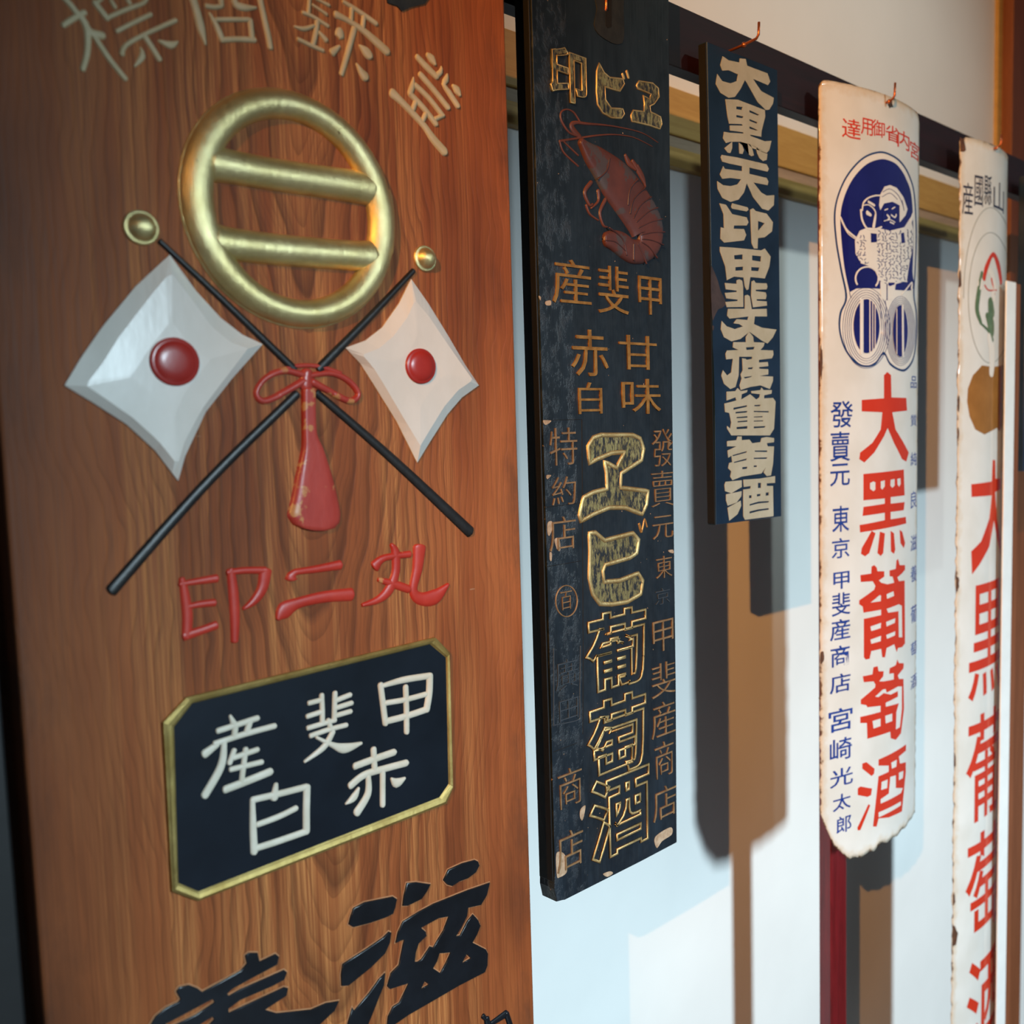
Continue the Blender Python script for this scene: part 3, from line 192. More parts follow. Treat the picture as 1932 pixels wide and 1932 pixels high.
def dome(bm, raw, surf, h, step=.0025, ns=6, closed=False, straight=False, flat=0., smoothpath=True):
    """brush stroke in relief: raw = [(X,Z,width)], half-round cross section of height h on the surface"""
    pts = resample(raw, step, closed) if smoothpath else raw
    n = len(pts); rows = []
    acc = [0]
    for i in range(1, n): acc.append(acc[-1]+math.dist(pts[i][:2], pts[i-1][:2]))
    L = acc[-1] or 1e-6
    seq = []
    for i in range(n):
        a = pts[i-1] if (i > 0 or closed) else pts[0]; b = pts[(i+1) % n] if (i < n-1 or closed) else pts[-1]
        d = Vector((b[0]-a[0], b[1]-a[1]));
        if d.length < 1e-9: d = Vector((1, 0))
        d.normalize(); seq.append((pts[i][0], pts[i][1], max(pts[i][2], 2e-4), d))
    if not closed:
        # rounded ends added beyond the end points
        def cap(e, sgn):
            x, z, wd, d = e; r = wd*.5*(.35 if straight else .75)
            return [(x+sgn*d.x*r*math.sin(t), z+sgn*d.y*r*math.sin(t), wd*math.cos(t), d) for t in (math.radians(35), math.radians(62), math.radians(84))]
        seq = cap(seq[0], -1)[::-1]+seq+cap(seq[-1], 1)
    m = len(seq)
    for x, z, wd, d in seq:
        row = []
        nx, nz = -d.y, d.x
        hh = h if not isinstance(h, str) else wd*.5*float(h)
        hh = min(hh, wd*.55)
        for k in range(ns+1):
            t = math.pi*k/ns; c = math.cos(t); s = math.sin(t)
            if flat: s = min(1, s*(1+flat))
            X = x+nx*c*wd/2; Z = z+nz*c*wd/2
            row.append(bm.verts.new((X, surf(X)-s*hh+(.0003 if s < .05 else 0), Z)))
        rows.append(row)
    for i in range(m if closed else m-1):
        a, b = rows[i], rows[(i+1) % m]
        for k in range(ns): bm.faces.new((a[k], a[k+1], b[k+1], b[k]))
    return bm
def strokes(name, raws, surf, h, mat, root, top=None, **kw):
    bm = bmesh.new()
    for r in raws: dome(bm, P3(r), surf, h, **kw)
    return finish(name, bm, mat, root, top, smooth=True)
TMP = []
def curve_to_bm(cu):
    o = bpy.data.objects.new('tmp', cu); COL.objects.link(o)
    dg = bpy.context.evaluated_depsgraph_get(); me = bpy.data.meshes.new_from_object(o.evaluated_get(dg))
    bm = bmesh.new(); bm.from_mesh(me)
    bpy.data.objects.remove(o); bpy.data.meshes.remove(me); bpy.data.curves.remove(cu)
    return bm
def drape(bm, surf, lift, cuts=True):
    """bm lies in local XY with z = relief; stand it up on the surface"""
    if isinstance(surf, Curved) and cuts:
        n = 26
        for i in range(1, n):
            x = surf.XL+(surf.XR-surf.XL)*i/n
            bmesh.ops.bisect_plane(bm, geom=bm.verts[:]+bm.edges[:]+bm.faces[:], plane_co=(x, 0, 0), plane_no=(1, 0, 0))
    for v in bm.verts:
        x, y, z = v.co; v.co = (x, surf(x)-z-lift, y)
    return bm
def polyfill(loops, surf, t, bev=0, lift=0., smooth=0, grow=0.):
    cu = bpy.data.curves.new('c', 'CURVE'); cu.dimensions = '2D'; cu.fill_mode = 'BOTH'
    cu.extrude = t/2; cu.bevel_depth = bev; cu.bevel_resolution = 2; cu.offset = grow-bev
    for lp in loops:
        q = P2(lp)
        if smooth: q = [p[:2] for p in resample(q, smooth, True)]
        s = cu.splines.new('POLY'); s.points.add(len(q)-1); s.use_cyclic_u = True
        for i, p in enumerate(q): s.points[i].co = (p[0], p[1], 0, 1)
    bm = curve_to_bm(cu)
    for v in bm.verts: v.co.z += t/2
    return drape(bm, surf, lift)
def plate(name, loops, surf, t, mat, root, top=None, bev=0, lift=0., smooth=0, grow=0.):
    return finish(name, polyfill(loops, surf, t, bev, lift, smooth, grow), mat, root, top)
def glyph(b, surf, t, weight=0., outline=0., lift=0.):
    """a written character from the built-in lettering, fitted to its measured box"""
    ch, x0, z0, x1, z1 = b[0], b[1]*1e-4, b[2]*1e-4, b[3]*1e-4, b[4]*1e-4
    cu = bpy.data.curves.new('t', 'FONT'); cu.body = ch; cu.resolution_u = 3
    if outline: cu.fill_mode = 'NONE'; cu.bevel_depth = outline; cu.bevel_resolution = 1; cu.offset = weight
    else: cu.extrude = .02; cu.offset = weight
    bm = curve_to_bm(cu)
    xs = [v.co.x for v in bm.verts]; ys = [v.co.y for v in bm.verts]; zs = [v.co.z for v in bm.verts]
    a, c, e, g = min(xs), max(xs), min(ys), max(ys); zl, zh = min(zs), max(zs)
    for v in bm.verts:
        v.co.x = x0+(v.co.x-a)/(c-a)*(x1-x0); v.co.y = z0+(v.co.y-e)/(g-e)*(z1-z0); v.co.z = (v.co.z-zl)/(zh-zl)*t
    return drape(bm, surf, lift)
def writing(name, b, surf, t, mat, root, top=None, **kw):
    return finish(name, glyph(b, surf, t, **kw), mat, root, top)
# ------------------------------------------------------------------ materials
def newmat(name):
    m = bpy.data.materials.new(name); m.use_nodes = True
    nt = m.node_tree; nt.nodes.clear()
    out = nt.nodes.new('ShaderNodeOutputMaterial'); b = nt.nodes.new('ShaderNodeBsdfPrincipled')
    nt.links.new(b.outputs[0], out.inputs[0]); return m, nt, b
def N(nt, t, **kw):
    n = nt.nodes.new(t)
    for k, v in kw.items():
        if k in ('operation', 'blend_type', 'data_type', 'wave_type', 'bands_direction', 'rings_direction', 'attribute_name', 'wave_profile', 'feature', 'clamp', 'use_clamp'): setattr(n, k, v)
        else: n.inputs[k].default_value = v
    return n
def coords(nt, scale=(1, 1, 1), loc=(0, 0, 0)):
    tc = nt.nodes.new('ShaderNodeTexCoord'); mp = nt.nodes.new('ShaderNodeMapping')
    mp.inputs['Scale'].default_value = scale; mp.inputs['Location'].default_value = loc
    nt.links.new(tc.outputs['Object'], mp.inputs[0]); return mp.outputs[0]
def noise(nt, vec, scale, detail=4, rough=.55, dist=0):
    n = N(nt, 'ShaderNodeTexNoise', Scale=scale, Detail=detail, Roughness=rough, Distortion=dist); nt.links.new(vec, n.inputs['Vector']); return n.outputs['Fac']
def ramp(nt, fac, stops):
    r = nt.nodes.new('ShaderNodeValToRGB'); e = r.color_ramp.elements
    while len(e) < len(stops): e.new(.5)
    for i, (p, c) in enumerate(stops): e[i].position = p; e[i].color = c if isinstance(c, tuple) else (c, c, c, 1)
    nt.links.new(fac, r.inputs[0]); return r.outputs[0]
def mix(nt, fac, a, b, blend='MIX'):
    m = nt.nodes.new('ShaderNodeMix'); m.data_type = 'RGBA'; m.blend_type = blend
    for i, v in ((0, fac), (6, a), (7, b)):
        if hasattr(v, 'default_value') or hasattr(v, 'links'): nt.links.new(v, m.inputs[i])
        else: m.inputs[i].default_value = v
    return m.outputs[2]
def math_(nt, op, a, b=None, c=None):
    m = nt.nodes.new('ShaderNodeMath'); m.operation = op
    for i, v in enumerate((a, b, c)):
        if v is None: continue
        if hasattr(v, 'links'): nt.links.new(v, m.inputs[i])
        else: m.inputs[i].default_value = v
    return m.outputs[0]
def bump(nt, b, h, strength, dist=.001):
    n = N(nt, 'ShaderNodeBump', Strength=strength, Distance=dist); nt.links.new(h, n.inputs['Height']); nt.links.new(n.outputs[0], b.inputs['Normal'])
def setv(nt, b, **kw):
    for k, v in kw.items():
        k = {'base': 'Base Color', 'rough': 'Roughness', 'metal': 'Metallic', 'coat': 'Coat Weight', 'coatr': 'Coat Roughness', 'spec': 'Specular IOR Level'}[k]
        if hasattr(v, 'links'): nt.links.new(v, b.inputs[k])
        else: b.inputs[k].default_value = v

def mat_plain(name, c1, c2, scale=30, rough=.5, metal=0, coat=0, bmp=.2, stretch=(1, 1, 1), chips=None, chipt=.68, chipscale=60):
    m, nt, b = newmat(name); v = coords(nt, stretch)
    n = noise(nt, v, scale, 5, .6)
    col = ramp(nt, n, [(.3, c1), (.7, c2)])
    if chips is not None:
        n2 = noise(nt, coords(nt), chipscale, 6, .62)
        f = ramp(nt, n2, [(chipt, 0.), (min(chipt+.025, 1), 1.)])
        col = mix(nt, f, col, chips)
    setv(nt, b, base=col, rough=rough, metal=metal, coat=coat)
    bump(nt, b, n, bmp, .002)
    return m
def mat_board_wood():
    m, nt, b = newmat('old_cedar_board')
    tc = nt.nodes.new('ShaderNodeTexCoord'); sep = nt.nodes.new('ShaderNodeSeparateXYZ'); nt.links.new(tc.outputs['Object'], sep.inputs[0])
    x, z = sep.outputs[0], sep.outputs[2]
    # slow waver of the grain along the height
    wv = noise(nt, coords(nt, (2.2, 1, 1.3)), 2.4, 3, .5); wv = math_(nt, 'MULTIPLY', math_(nt, 'SUBTRACT', wv, .5), .10)
    wv2 = noise(nt, coords(nt, (9, 1, 2)), 3, 3, .6); wv = math_(nt, 'ADD', wv, math_(nt, 'MULTIPLY', math_(nt, 'SUBTRACT', wv2, .5), .018))
    xx = math_(nt, 'ADD', math_(nt, 'ADD', x, -.005), wv)
    zz = math_(nt, 'MULTIPLY', math_(nt, 'SUBTRACT', z, 2.15), .085)
    r = math_(nt, 'SQRT', math_(nt, 'ADD', math_(nt, 'MULTIPLY', xx, xx), math_(nt, 'MULTIPLY', zz, zz)))
    # growth lines, wide apart in the middle and tight towards the edges
    g = math_(nt, 'FRACT', math_(nt, 'MULTIPLY', math_(nt, 'POWER', r, 1.35), 130))
    line = ramp(nt, g, [(0., .0), (.55, .15), (.86, .8), (.93, 1.), (1., .1)])
    g2 = math_(nt, 'FRACT', math_(nt, 'MULTIPLY', r, 330)); fine = ramp(nt, g2, [(0, 0.), (.7, .3), (1, 1.)])
    fib = noise(nt, coords(nt, (170, 20, 1.3)), 3, 5, .7)
    big = noise(nt, coords(nt, (4, 1, 1.1)), 2, 4, .55)
    ax = math_(nt, 'ABSOLUTE', x)
    mid = ramp(nt, ax, [(.10, 1.), (.27, 0.)])
    base = ramp(nt, big, [(.32, lin(118, 60, 28)), (.52, lin(156, 84, 42)), (.72, lin(180, 106, 58))])
    gold = ramp(nt, fib, [(.40, lin(160, 88, 46)), (.62, lin(208, 140, 80))])
    stre = noise(nt, coords(nt, (16, 1, .7)), 2, 3, .5)
    stre = ramp(nt, stre, [(.44, 0.), (.56, 1.)])
    col = mix(nt, math_(nt, 'MULTIPLY', math_(nt, 'MULTIPLY', stre, mid), .9), base, gold)
    col = mix(nt, math_(nt, 'MULTIPLY', line, math_(nt, 'ADD', math_(nt, 'MULTIPLY', mid, .5), .08)), col, lin(62, 29, 12))
    col = mix(nt, math_(nt, 'MULTIPLY', fine, math_(nt, 'MULTIPLY', mid, .4)), col, lin(80, 40, 16))
    fibm = ramp(nt, fib, [(.3, .74), (.7, 1.18)])
    col = mix(nt, 1., col, fibm, 'MULTIPLY')
    # dark weathering stains towards the long edges
    st = noise(nt, coords(nt, (9, 1, 3.2)), 2.2, 5, .65)
    edge = ramp(nt, ax, [(.24, 0.), (.31, 1.)])
    stf = math_(nt, 'MULTIPLY', ramp(nt, st, [(.48, 0.), (.66, 1.)]), edge)
    col = mix(nt, math_(nt, 'MULTIPLY', stf, .7), col, lin(58, 40, 30))
    lf = math_(nt, 'SUBTRACT', -.17, x); col = mix(nt, ramp(nt, lf, [(0., 0.), (.13, .6)]), col, lin(60, 34, 18))  # smoothly darker towards the left edge
    # pale scratches
    sc = noise(nt, coords(nt, (10, 1, 55)), 3, 2, .5); scf = ramp(nt, sc, [(.775, 0.), (.79, .5)])
    col = mix(nt, scf, col, lin(185, 150, 120))
    setv(nt, b, base=col, rough=ramp(nt, fib, [(.3, .5), (.7, .68)]), spec=.25)
    h = math_(nt, 'ADD', math_(nt, 'MULTIPLY', fib, .6), math_(nt, 'MULTIPLY', line, -.5))
    bump(nt, b, h, .35, .0012)
    return m
def mat_wood(name, c1, c2, axis='x', rough=.5, coat=0, freq=40):
    m, nt, b = newmat(name)
    s = {'x': (1, 14, 14), 'z': (14, 14, 1)}[axis]
    n = noise(nt, coords(nt, s), 4, 5, .65, .6); n2 = noise(nt, coords(nt, tuple(k*5 for k in s)), 5, 3, .6)
    f = math_(nt, 'ADD', math_(nt, 'MULTIPLY', n, .7), math_(nt, 'MULTIPLY', n2, .3))
    setv(nt, b, base=ramp(nt, f, [(.35, c1), (.65, c2)]), rough=rough, coat=coat, coatr=.2); bump(nt, b, f, .2, .001)
    return m
def mat_black_lacquer():
    """weathered blue-black lacquer, flaking on the left with bare-wood pinpricks"""
    m, nt, b = newmat('weathered_blue_black_lacquer')
    tc = nt.nodes.new('ShaderNodeTexCoord'); sep = nt.nodes.new('ShaderNodeSeparateXYZ'); nt.links.new(tc.outputs['Object'], sep.inputs[0])
    x = sep.outputs[0]
    n = noise(nt, coords(nt, (3, 1, .8)), 6, 5, .6); fib = noise(nt, coords(nt, (90, 20, 5)), 3, 4, .6)
    col = ramp(nt, n, [(.3, lin(10, 17, 25)), (.7, lin(27, 40, 52))])
    col = mix(nt, 1., col, ramp(nt, fib, [(.3, .8), (.7, 1.15)]), 'MULTIPLY')
    fl = noise(nt, coords(nt, (1, 1, .6)), 55, 6, .7); left = ramp(nt, x, [(.0, 1.), (.5, 0.)])
    leftm = math_(nt, 'LESS_THAN', x, -.075)
    flake = math_(nt, 'MULTIPLY', ramp(nt, fl, [(.5, 0.), (.62, 1.)]), leftm)
    col = mix(nt, math_(nt, 'MULTIPLY', flake, .2), col, lin(70, 76, 84))
    pin = noise(nt, coords(nt), 170, 2, .5); pf = ramp(nt, pin, [(.745, 0.), (.76, 1.)])
    col = mix(nt, pf, col, lin(186, 150, 112))
    setv(nt, b, base=col, rough=ramp(nt, fl, [(.3, .34), (.7, .52)]), spec=.6)
    h = math_(nt, 'ADD', math_(nt, 'MULTIPLY', fib, .25), math_(nt, 'MULTIPLY', flake, .8)); bump(nt, b, h, .5, .0015)
    return m
def mat_gold(name, wear=.64, c=(lin(206, 178, 96), lin(170, 138, 66)), smudge=None, sm=(.5, .6), rough=.3):
    m, nt, b = newmat(name); v = coords(nt)
    n = noise(nt, v, 26, 5, .6); n2 = noise(nt, coords(nt, (1, 1, .35)), 170, 6, .75)
    col = ramp(nt, n, [(.3, c[1]), (.7, c[0])])
    met = .85
    if smudge:
        sf = ramp(nt, n2, [(sm[0], 0.), (sm[1], 1.)]); col = mix(nt, sf, col, smudge); met = math_(nt, 'SUBTRACT', .85, math_(nt, 'MULTIPLY', sf, .75))
    wf = ramp(nt, noise(nt, coords(nt, (1, 1, .6)), 48, 4, .7, 1.), [(wear, 0.), (wear+.02, 1.)])
    col = mix(nt, wf, col, lin(96, 58, 26))
    setv(nt, b, base=col, rough=ramp(nt, n2, [(.3, rough-.06), (.7, rough+.12)]), metal=met)
    bump(nt, b, n2, .6, .0014); return m
def mat_enamel():
    """white vitreous enamel on iron, rust and chips creeping in from the edges (attribute: metres from the edge)"""
    m, nt, b = newmat('white_enamel')
    at = nt.nodes.new('ShaderNodeAttribute'); at.attribute_name = 'edge'; d = at.outputs['Fac']
    n = noise(nt, coords(nt), 42, 6, .65); n3 = noise(nt, coords(nt), 9, 3, .5)
    base = ramp(nt, n3, [(.35, lin(214, 211, 203)), (.65, lin(224, 222, 216))])
    k = math_(nt, 'ADD', math_(nt, 'MULTIPLY', n, .040), -.0155)     # how far damage reaches in
    sfac = ramp(nt, math_(nt, 'SUBTRACT', math_(nt, 'ADD', k, .014), d), [(.0, 0.), (.02, 1.)])
    col = mix(nt, math_(nt, 'MULTIPLY', sfac, .55), base, lin(196, 160, 104))
    cf = ramp(nt, math_(nt, 'SUBTRACT', math_(nt, 'ADD', k, -.0035), d), [(.0, 0.), (.0012, 1.)])
    rust = ramp(nt, n, [(.35, lin(36, 22, 14)), (.6, lin(96, 62, 34))])
    col = mix(nt, cf, col, rust)
    setv(nt, b, base=col, rough=math_(nt, 'ADD', .12, math_(nt, 'MULTIPLY', cf, .6)), spec=.6)
    h = math_(nt, 'MULTIPLY', cf, -1.); bump(nt, b, math_(nt, 'ADD', h, math_(nt, 'MULTIPLY', n3, .2)), .5, .0015); return m
def mat_wall():
    m, nt, b = newmat('white_wall_paint')
    n = noise(nt, coords(nt), 3, 4, .5); n2 = noise(nt, coords(nt), 260, 3, .6)
    setv(nt, b, base=ramp(nt, n, [(.3, lin(232, 231, 227)), (.7, lin(240, 239, 235))]), rough=.42, spec=.4)
    bump(nt, b, n2, .05, .0006); return m
M = {}
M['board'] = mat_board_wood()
M['cream'] = mat_plain('cream_paint', lin(186, 168, 128), lin(206, 190, 152), 40, .5, bmp=.3, chips=lin(150, 120, 80), chipt=.74)
M['creamb'] = mat_plain('bright_cream_paint', lin(206, 200, 180), lin(224, 218, 202), 40, .45, bmp=.3, chips=lin(176, 140, 96), chipt=.74)
M['red'] = mat_plain('red_lacquer', lin(176, 44, 30), lin(196, 60, 44), 22, .4, bmp=.25, chips=lin(206, 150, 96), chipt=.66, chipscale=42)
M['redcord'] = mat_plain('worn_red_lacquer', lin(166, 56, 48), lin(190, 74, 62), 22, .32, bmp=.3, chips=lin(196, 134, 84), chipt=.60, chipscale=34, stretch=(1.6, 1, .7))
M['sun'] = mat_plain('red_lacquer_sun', lin(158, 40, 34), lin(174, 50, 42), 22, .28, bmp=.15)
M['ink'] = mat_plain('black_lacquer', lin(14, 17, 22), lin(24, 29, 36), 18, .26, bmp=.15)
M['inkd'] = mat_plain('dark_plaque_lacquer', lin(10, 18, 28), lin(18, 27, 38), 14, .3, bmp=.15)
M['polebl'] = mat_plain('black_pole_paint', lin(22, 20, 20), lin(38, 36, 36), 60, .4, bmp=.2)
M['flag'] = mat_plain('ivory_flag_lacquer', lin(222, 216, 206), lin(234, 229, 221), 16, .32, coat=.35, bmp=.5, stretch=(1, 1, .5), chips=lin(140, 120, 90), chipt=.76)
M['gold'] = mat_gold('gold_leaf', .70, (lin(238, 224, 168), lin(214, 196, 134)), rough=.36)
M['goldrim'] = mat_gold('tarnished_gold_border', .72, (lin(206, 184, 118), lin(168, 142, 80)), rough=.5)
M['goldsm'] = mat_gold('smudged_gold_leaf', .8, (lin(196, 182, 128), lin(150, 134, 84)), smudge=lin(30, 36, 42), sm=(.42, .54), rough=.42)
M['goldln'] = mat_gold('gold_outline', .68, (lin(232, 208, 150), lin(190, 152, 96)), rough=.45)
M['brass'] = mat_plain('gold_brown_writing', lin(140, 96, 44), lin(196, 150, 84), 60, .4, .45, bmp=.3)
M['brassd'] = mat_plain('worn_brown_writing', lin(110, 84, 56), lin(160, 128, 90), 60, .5, .2, bmp=.3)
M['faint'] = mat_plain('carved_lacquer', lin(50, 58, 66), lin(64, 72, 80), 60, .4, bmp=.3)
M['lac'] = mat_black_lacquer()
M['shr'] = mat_plain('faded_red_shrimp_paint', lin(72, 46, 46), lin(100, 58, 52), 20, .42, bmp=.3, chips=lin(74, 68, 72), chipt=.56, chipscale=22)
M['shrl'] = mat_plain('shrimp_line_paint', lin(84, 48, 40), lin(108, 62, 50), 30, .42, bmp=.2)
M['shrd'] = mat_plain('shrimp_dark_line', lin(60, 36, 38), lin(84, 52, 52), 30, .42, bmp=.2)
M['bare'] = mat_plain('bare_wood_chip', lin(150, 120, 90), lin(196, 176, 150), 90, .7, bmp=.5)
M['rawedge'] = mat_plain('raw_carved_edge', lin(168, 112, 72), lin(192, 138, 96), 60, .6, bmp=.3)
M['chipd'] = mat_plain('broken_dark_wood', lin(44, 36, 38), lin(70, 58, 58), 40, .6, bmp=.8)
M['iron'] = mat_plain('grey_iron', lin(36, 38, 38), lin(52, 54, 52), 60, .5, .3, bmp=.3)
M['hole'] = mat_plain('black_hole', lin(6, 6, 6), lin(9, 9, 9), 60, .8)
M['navy'] = mat_plain('navy_lacquer', lin(16, 34, 54), lin(28, 50, 74), 10, .3, bmp=.2, chips=lin(120, 116, 110), chipt=.80, chipscale=80)
M['navyside'] = mat_plain('worn_dark_side', lin(9, 8, 8), lin(15, 13, 12), 40, .55, bmp=.3, chips=lin(120, 64, 30), chipt=.73, chipscale=70)
M['bone'] = mat_plain('bone_white_lettering', lin(168, 162, 138), lin(184, 180, 160), 24, .42, bmp=.15, chips=lin(176, 152, 116), chipt=.74)
M['copper'] = mat_plain('copper_wire', lin(176, 96, 60), lin(204, 120, 78), 60, .3, .8, bmp=.1)
M['rail'] = mat_wood('dark_red_brown_rail_stain', lin(24, 5, 7), lin(38, 9, 13), 'x', .45, .0)
M['post'] = mat_wood('dark_red_post_stain', lin(84, 14, 18), lin(120, 24, 30), 'z', .3, .3)
M['timber'] = mat_wood('pale_wall_timber', lin(176, 138, 70), lin(196, 160, 90), 'x', .5)  # yellow of the rail's shadow band, also the strip beside the pillar
M['timberd'] = mat_wood('shaded_wall_timber', lin(150, 132, 112), lin(176, 156, 134), 'x', .5)  # greyer copy for the groove, its shade put into the colour
M['pillar'] = mat_wood('brown_pillar', lin(112, 62, 34), lin(138, 80, 48), 'z', .55)
M['wall'] = mat_wall()
M['enamel'] = mat_enamel(); M['back'] = mat_plain('dark_iron_back', lin(40, 34, 30), lin(64, 52, 44), 30, .6, bmp=.3)
M['ered'] = mat_plain('red_enamel', lin(196, 50, 28), lin(206, 60, 38), 8, .14, bmp=.02)
M['eblue'] = mat_plain('cobalt_enamel', lin(22, 26, 92), lin(30, 36, 110), 8, .1, bmp=.02)
M['eblue2'] = mat_plain('blue_enamel_writing', lin(26, 52, 128), lin(40, 70, 150), 8, .14, bmp=.02)
M['eteal'] = mat_plain('dark_blue_outline_enamel', lin(20, 52, 96), lin(30, 62, 110), 8, .14, bmp=.02)
M['ewhite'] = mat_plain('white_enamel_line', lin(224, 216, 204), lin(232, 226, 216), 8, .14, bmp=.02)
M['facew'] = mat_plain('white_board_paint', lin(236, 236, 232), lin(244, 244, 240), 20, .35, bmp=.05)
M['egreen'] = mat_plain('green_enamel', lin(72, 98, 70), lin(104, 128, 96), 40, .18, bmp=.02)
M['ebrown'] = mat_plain('brown_enamel', lin(140, 92, 40), lin(160, 108, 52), 20, .18, bmp=.02)
M['egrey'] = mat_plain('grey_enamel_line', lin(150, 150, 142), lin(166, 166, 158), 20, .18, bmp=.02)
M['einkb'] = mat_plain('dark_enamel_writing', lin(40, 44, 62), lin(54, 58, 78), 20, .18, bmp=.02)
M['floor'] = mat_wood('floor_boards', lin(52, 36, 24), lin(72, 50, 34), 'x', .45)
M['ceil'] = mat_wood('dark_ceiling_boards', lin(60, 40, 26), lin(84, 58, 38), 'x', .6)
M['lack0'] = mat_plain('black_signboard_paint', lin(8, 8, 9), lin(14, 14, 16), 20, .5)
# ------------------------------------------------------------------ the room
def struct(name, bm, mat):
    o = finish(name, bm, mat, None); o['kind'] = 'structure'; return o
WY = 1.242
struct('wall_back', box(bmesh.new(), -3.2, 4.6, WY, WY+.1, -2.3, 1.75), M['wall'])
struct('floor', box(bmesh.new(), -3.2, 4.6, -3.4, WY, -2.38, -2.3), M['floor'])
struct('ceiling', box(bmesh.new(), -3.2, 4.6, -3.4, WY, 1.75, 1.82), M['ceil'])
# unseen beam, added to cut the window light off the top of the wall
struct('trim_1', box(bmesh.new(), -3.2, 4.6, -3.1, -3.0, .85, 1.75, .004), M['pillar'])
# rail's shadow on the wall, put in as yellow steps and a grey groove
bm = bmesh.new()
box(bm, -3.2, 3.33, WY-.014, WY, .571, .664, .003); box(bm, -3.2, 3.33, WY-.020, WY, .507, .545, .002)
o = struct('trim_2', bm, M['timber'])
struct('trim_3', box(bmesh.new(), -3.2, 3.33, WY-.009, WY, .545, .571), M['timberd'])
bm = bmesh.new(); box(bm, 3.33, 3.362, WY-.012, WY, -2.3, 1.75); struct('trim_4', bm, M['timber'])
struct('trim_5', box(bmesh.new(), 3.362, 3.56, 1.198, WY, -2.3, 1.75, .003), M['pillar'])
# added unseen lamp body and plate, keeping warm light off the near boards
sl = thing('spotlight', 'black ceiling spotlight with a barn door, above and left of the row of signs', 'lamp', (-2.05, -.78, 1.75))
finish('mount', box(bmesh.new(), -2.11, -1.99, -.84, -.72, 1.725, 1.75, .003), M['iron'], sl)
finish('stem', box(bmesh.new(), -2.058, -2.042, -.788, -.772, 1.45, 1.725, .002), M['iron'], sl)
finish('housing', box(bmesh.new(), -2.12, -2.00, -.83, -.73, 1.34, 1.45, .01), M['iron'], sl)
a_ = math.radians(31.9); wx_, wy_ = -1.976, -.744; dd_ = .20
bm = bmesh.new()
e0 = Vector((wx_+dd_*math.cos(a_), wy_+dd_*math.sin(a_), 0)); n_ = Vector((-math.sin(a_), math.cos(a_), 0)); f_ = Vector((math.cos(a_), math.sin(a_), 0))
vs = [bm.verts.new(e0+n_*s+f_*t+Vector((0, 0, z))) for z in (1.20, 1.52) for s, t in ((0, 0), (.24, -.1), (.24, -.097), (0, .003))]
bm.faces.new(vs[:4][::-1]); bm.faces.new(vs[4:])
for k in range(4): bm.faces.new((vs[k], vs[(k+1) % 4], vs[4+(k+1) % 4], vs[4+k]))
finish('barn_door', bm, M['iron'], sl)
# ------------------------------------------------------------------ the rack: rail, post, hooks
rack = thing('display_rack', 'dark red-brown wooden rack with a long top rail on an upright post behind the signs', 'rack', (1.87, 1.006, -2.3))
finish('rail', box(bmesh.new(), -.4, 3.05, .965, .992, .5535, .6490, .0015), M['rail'], rack)
bm = bmesh.new(); box(bm, 1.834, 1.8645, .9925, 1.02, -2.3, .62, .002); box(bm, 1.8647, 1.9125, .9985, 1.02, -2.3, .62, .002)
finish('post', bm, M['post'], rack)['label'] = 'dark red upright post with a shallow lengthwise groove'
def hook(x, y0, z, y1, zt, label):
    bm = bmesh.new()
    pts = [Vector((x, .980, z-.003)), Vector((x, y0, z)), Vector((x, y1+.004, z+.003)), Vector((x, y1, z+.008)), Vector((x, y1-.001, zt))]
    r = .0022; prev = None
    for i, p in enumerate(pts):
        d = (pts[min(i+1, 4)]-pts[max(i-1, 0)]).normalized(); a = Vector((1, 0, 0)); b_ = d.cross(a).normalized()
        ring = [bm.verts.new(p+(a*math.cos(t)+b_*math.sin(t))*r) for t in [math.tau*k/10 for k in range(10)]]
        if prev:
            for k in range(10): bm.faces.new((prev[k], prev[(k+1) % 10], ring[(k+1) % 10], ring[k]))
        else: bm.faces.new(ring)
        prev = ring
    bm.faces.new(prev)
    bmesh.ops.create_uvsphere(bm, u_segments=10, v_segments=6, radius=.0045, matrix=Matrix.Translation((x, y0-.0015, z)))
    bmesh.ops.translate(bm, vec=(-x, -y0, -z), verts=bm.verts)
    o = finish('hook', bm, M['copper'], None, smooth=True); o.location = (x, y0, z)
    o['label'] = label; o['category'] = 'hook'; o['group'] = 'copper hooks on the rail'
hook(1.432, .928, .607, .899, .634, 'bent copper hook on the rail above the narrow navy signboard')
hook(1.885, .898, .600, .886, .632, 'copper hook at the top of the enamel sign with the blue oval')
hook(2.4575, .912, .612, .900, .640, 'copper hook at the top of the rightmost tall enamel sign')
hook(1.0765, .925, .560, .9155, .600, 'copper hook seen inside the keyhole slot of the black signboard')
# ------------------------------------------------------------------ big cedar signboard
b1x0, b1x1 = .2565, .8525; F1 = .884; s1 = Flat(F1)
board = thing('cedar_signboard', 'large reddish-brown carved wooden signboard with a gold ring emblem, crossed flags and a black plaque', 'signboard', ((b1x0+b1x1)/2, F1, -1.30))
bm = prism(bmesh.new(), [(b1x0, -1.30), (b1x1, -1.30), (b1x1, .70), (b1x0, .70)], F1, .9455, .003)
finish('panel', bm, M['board'], board)
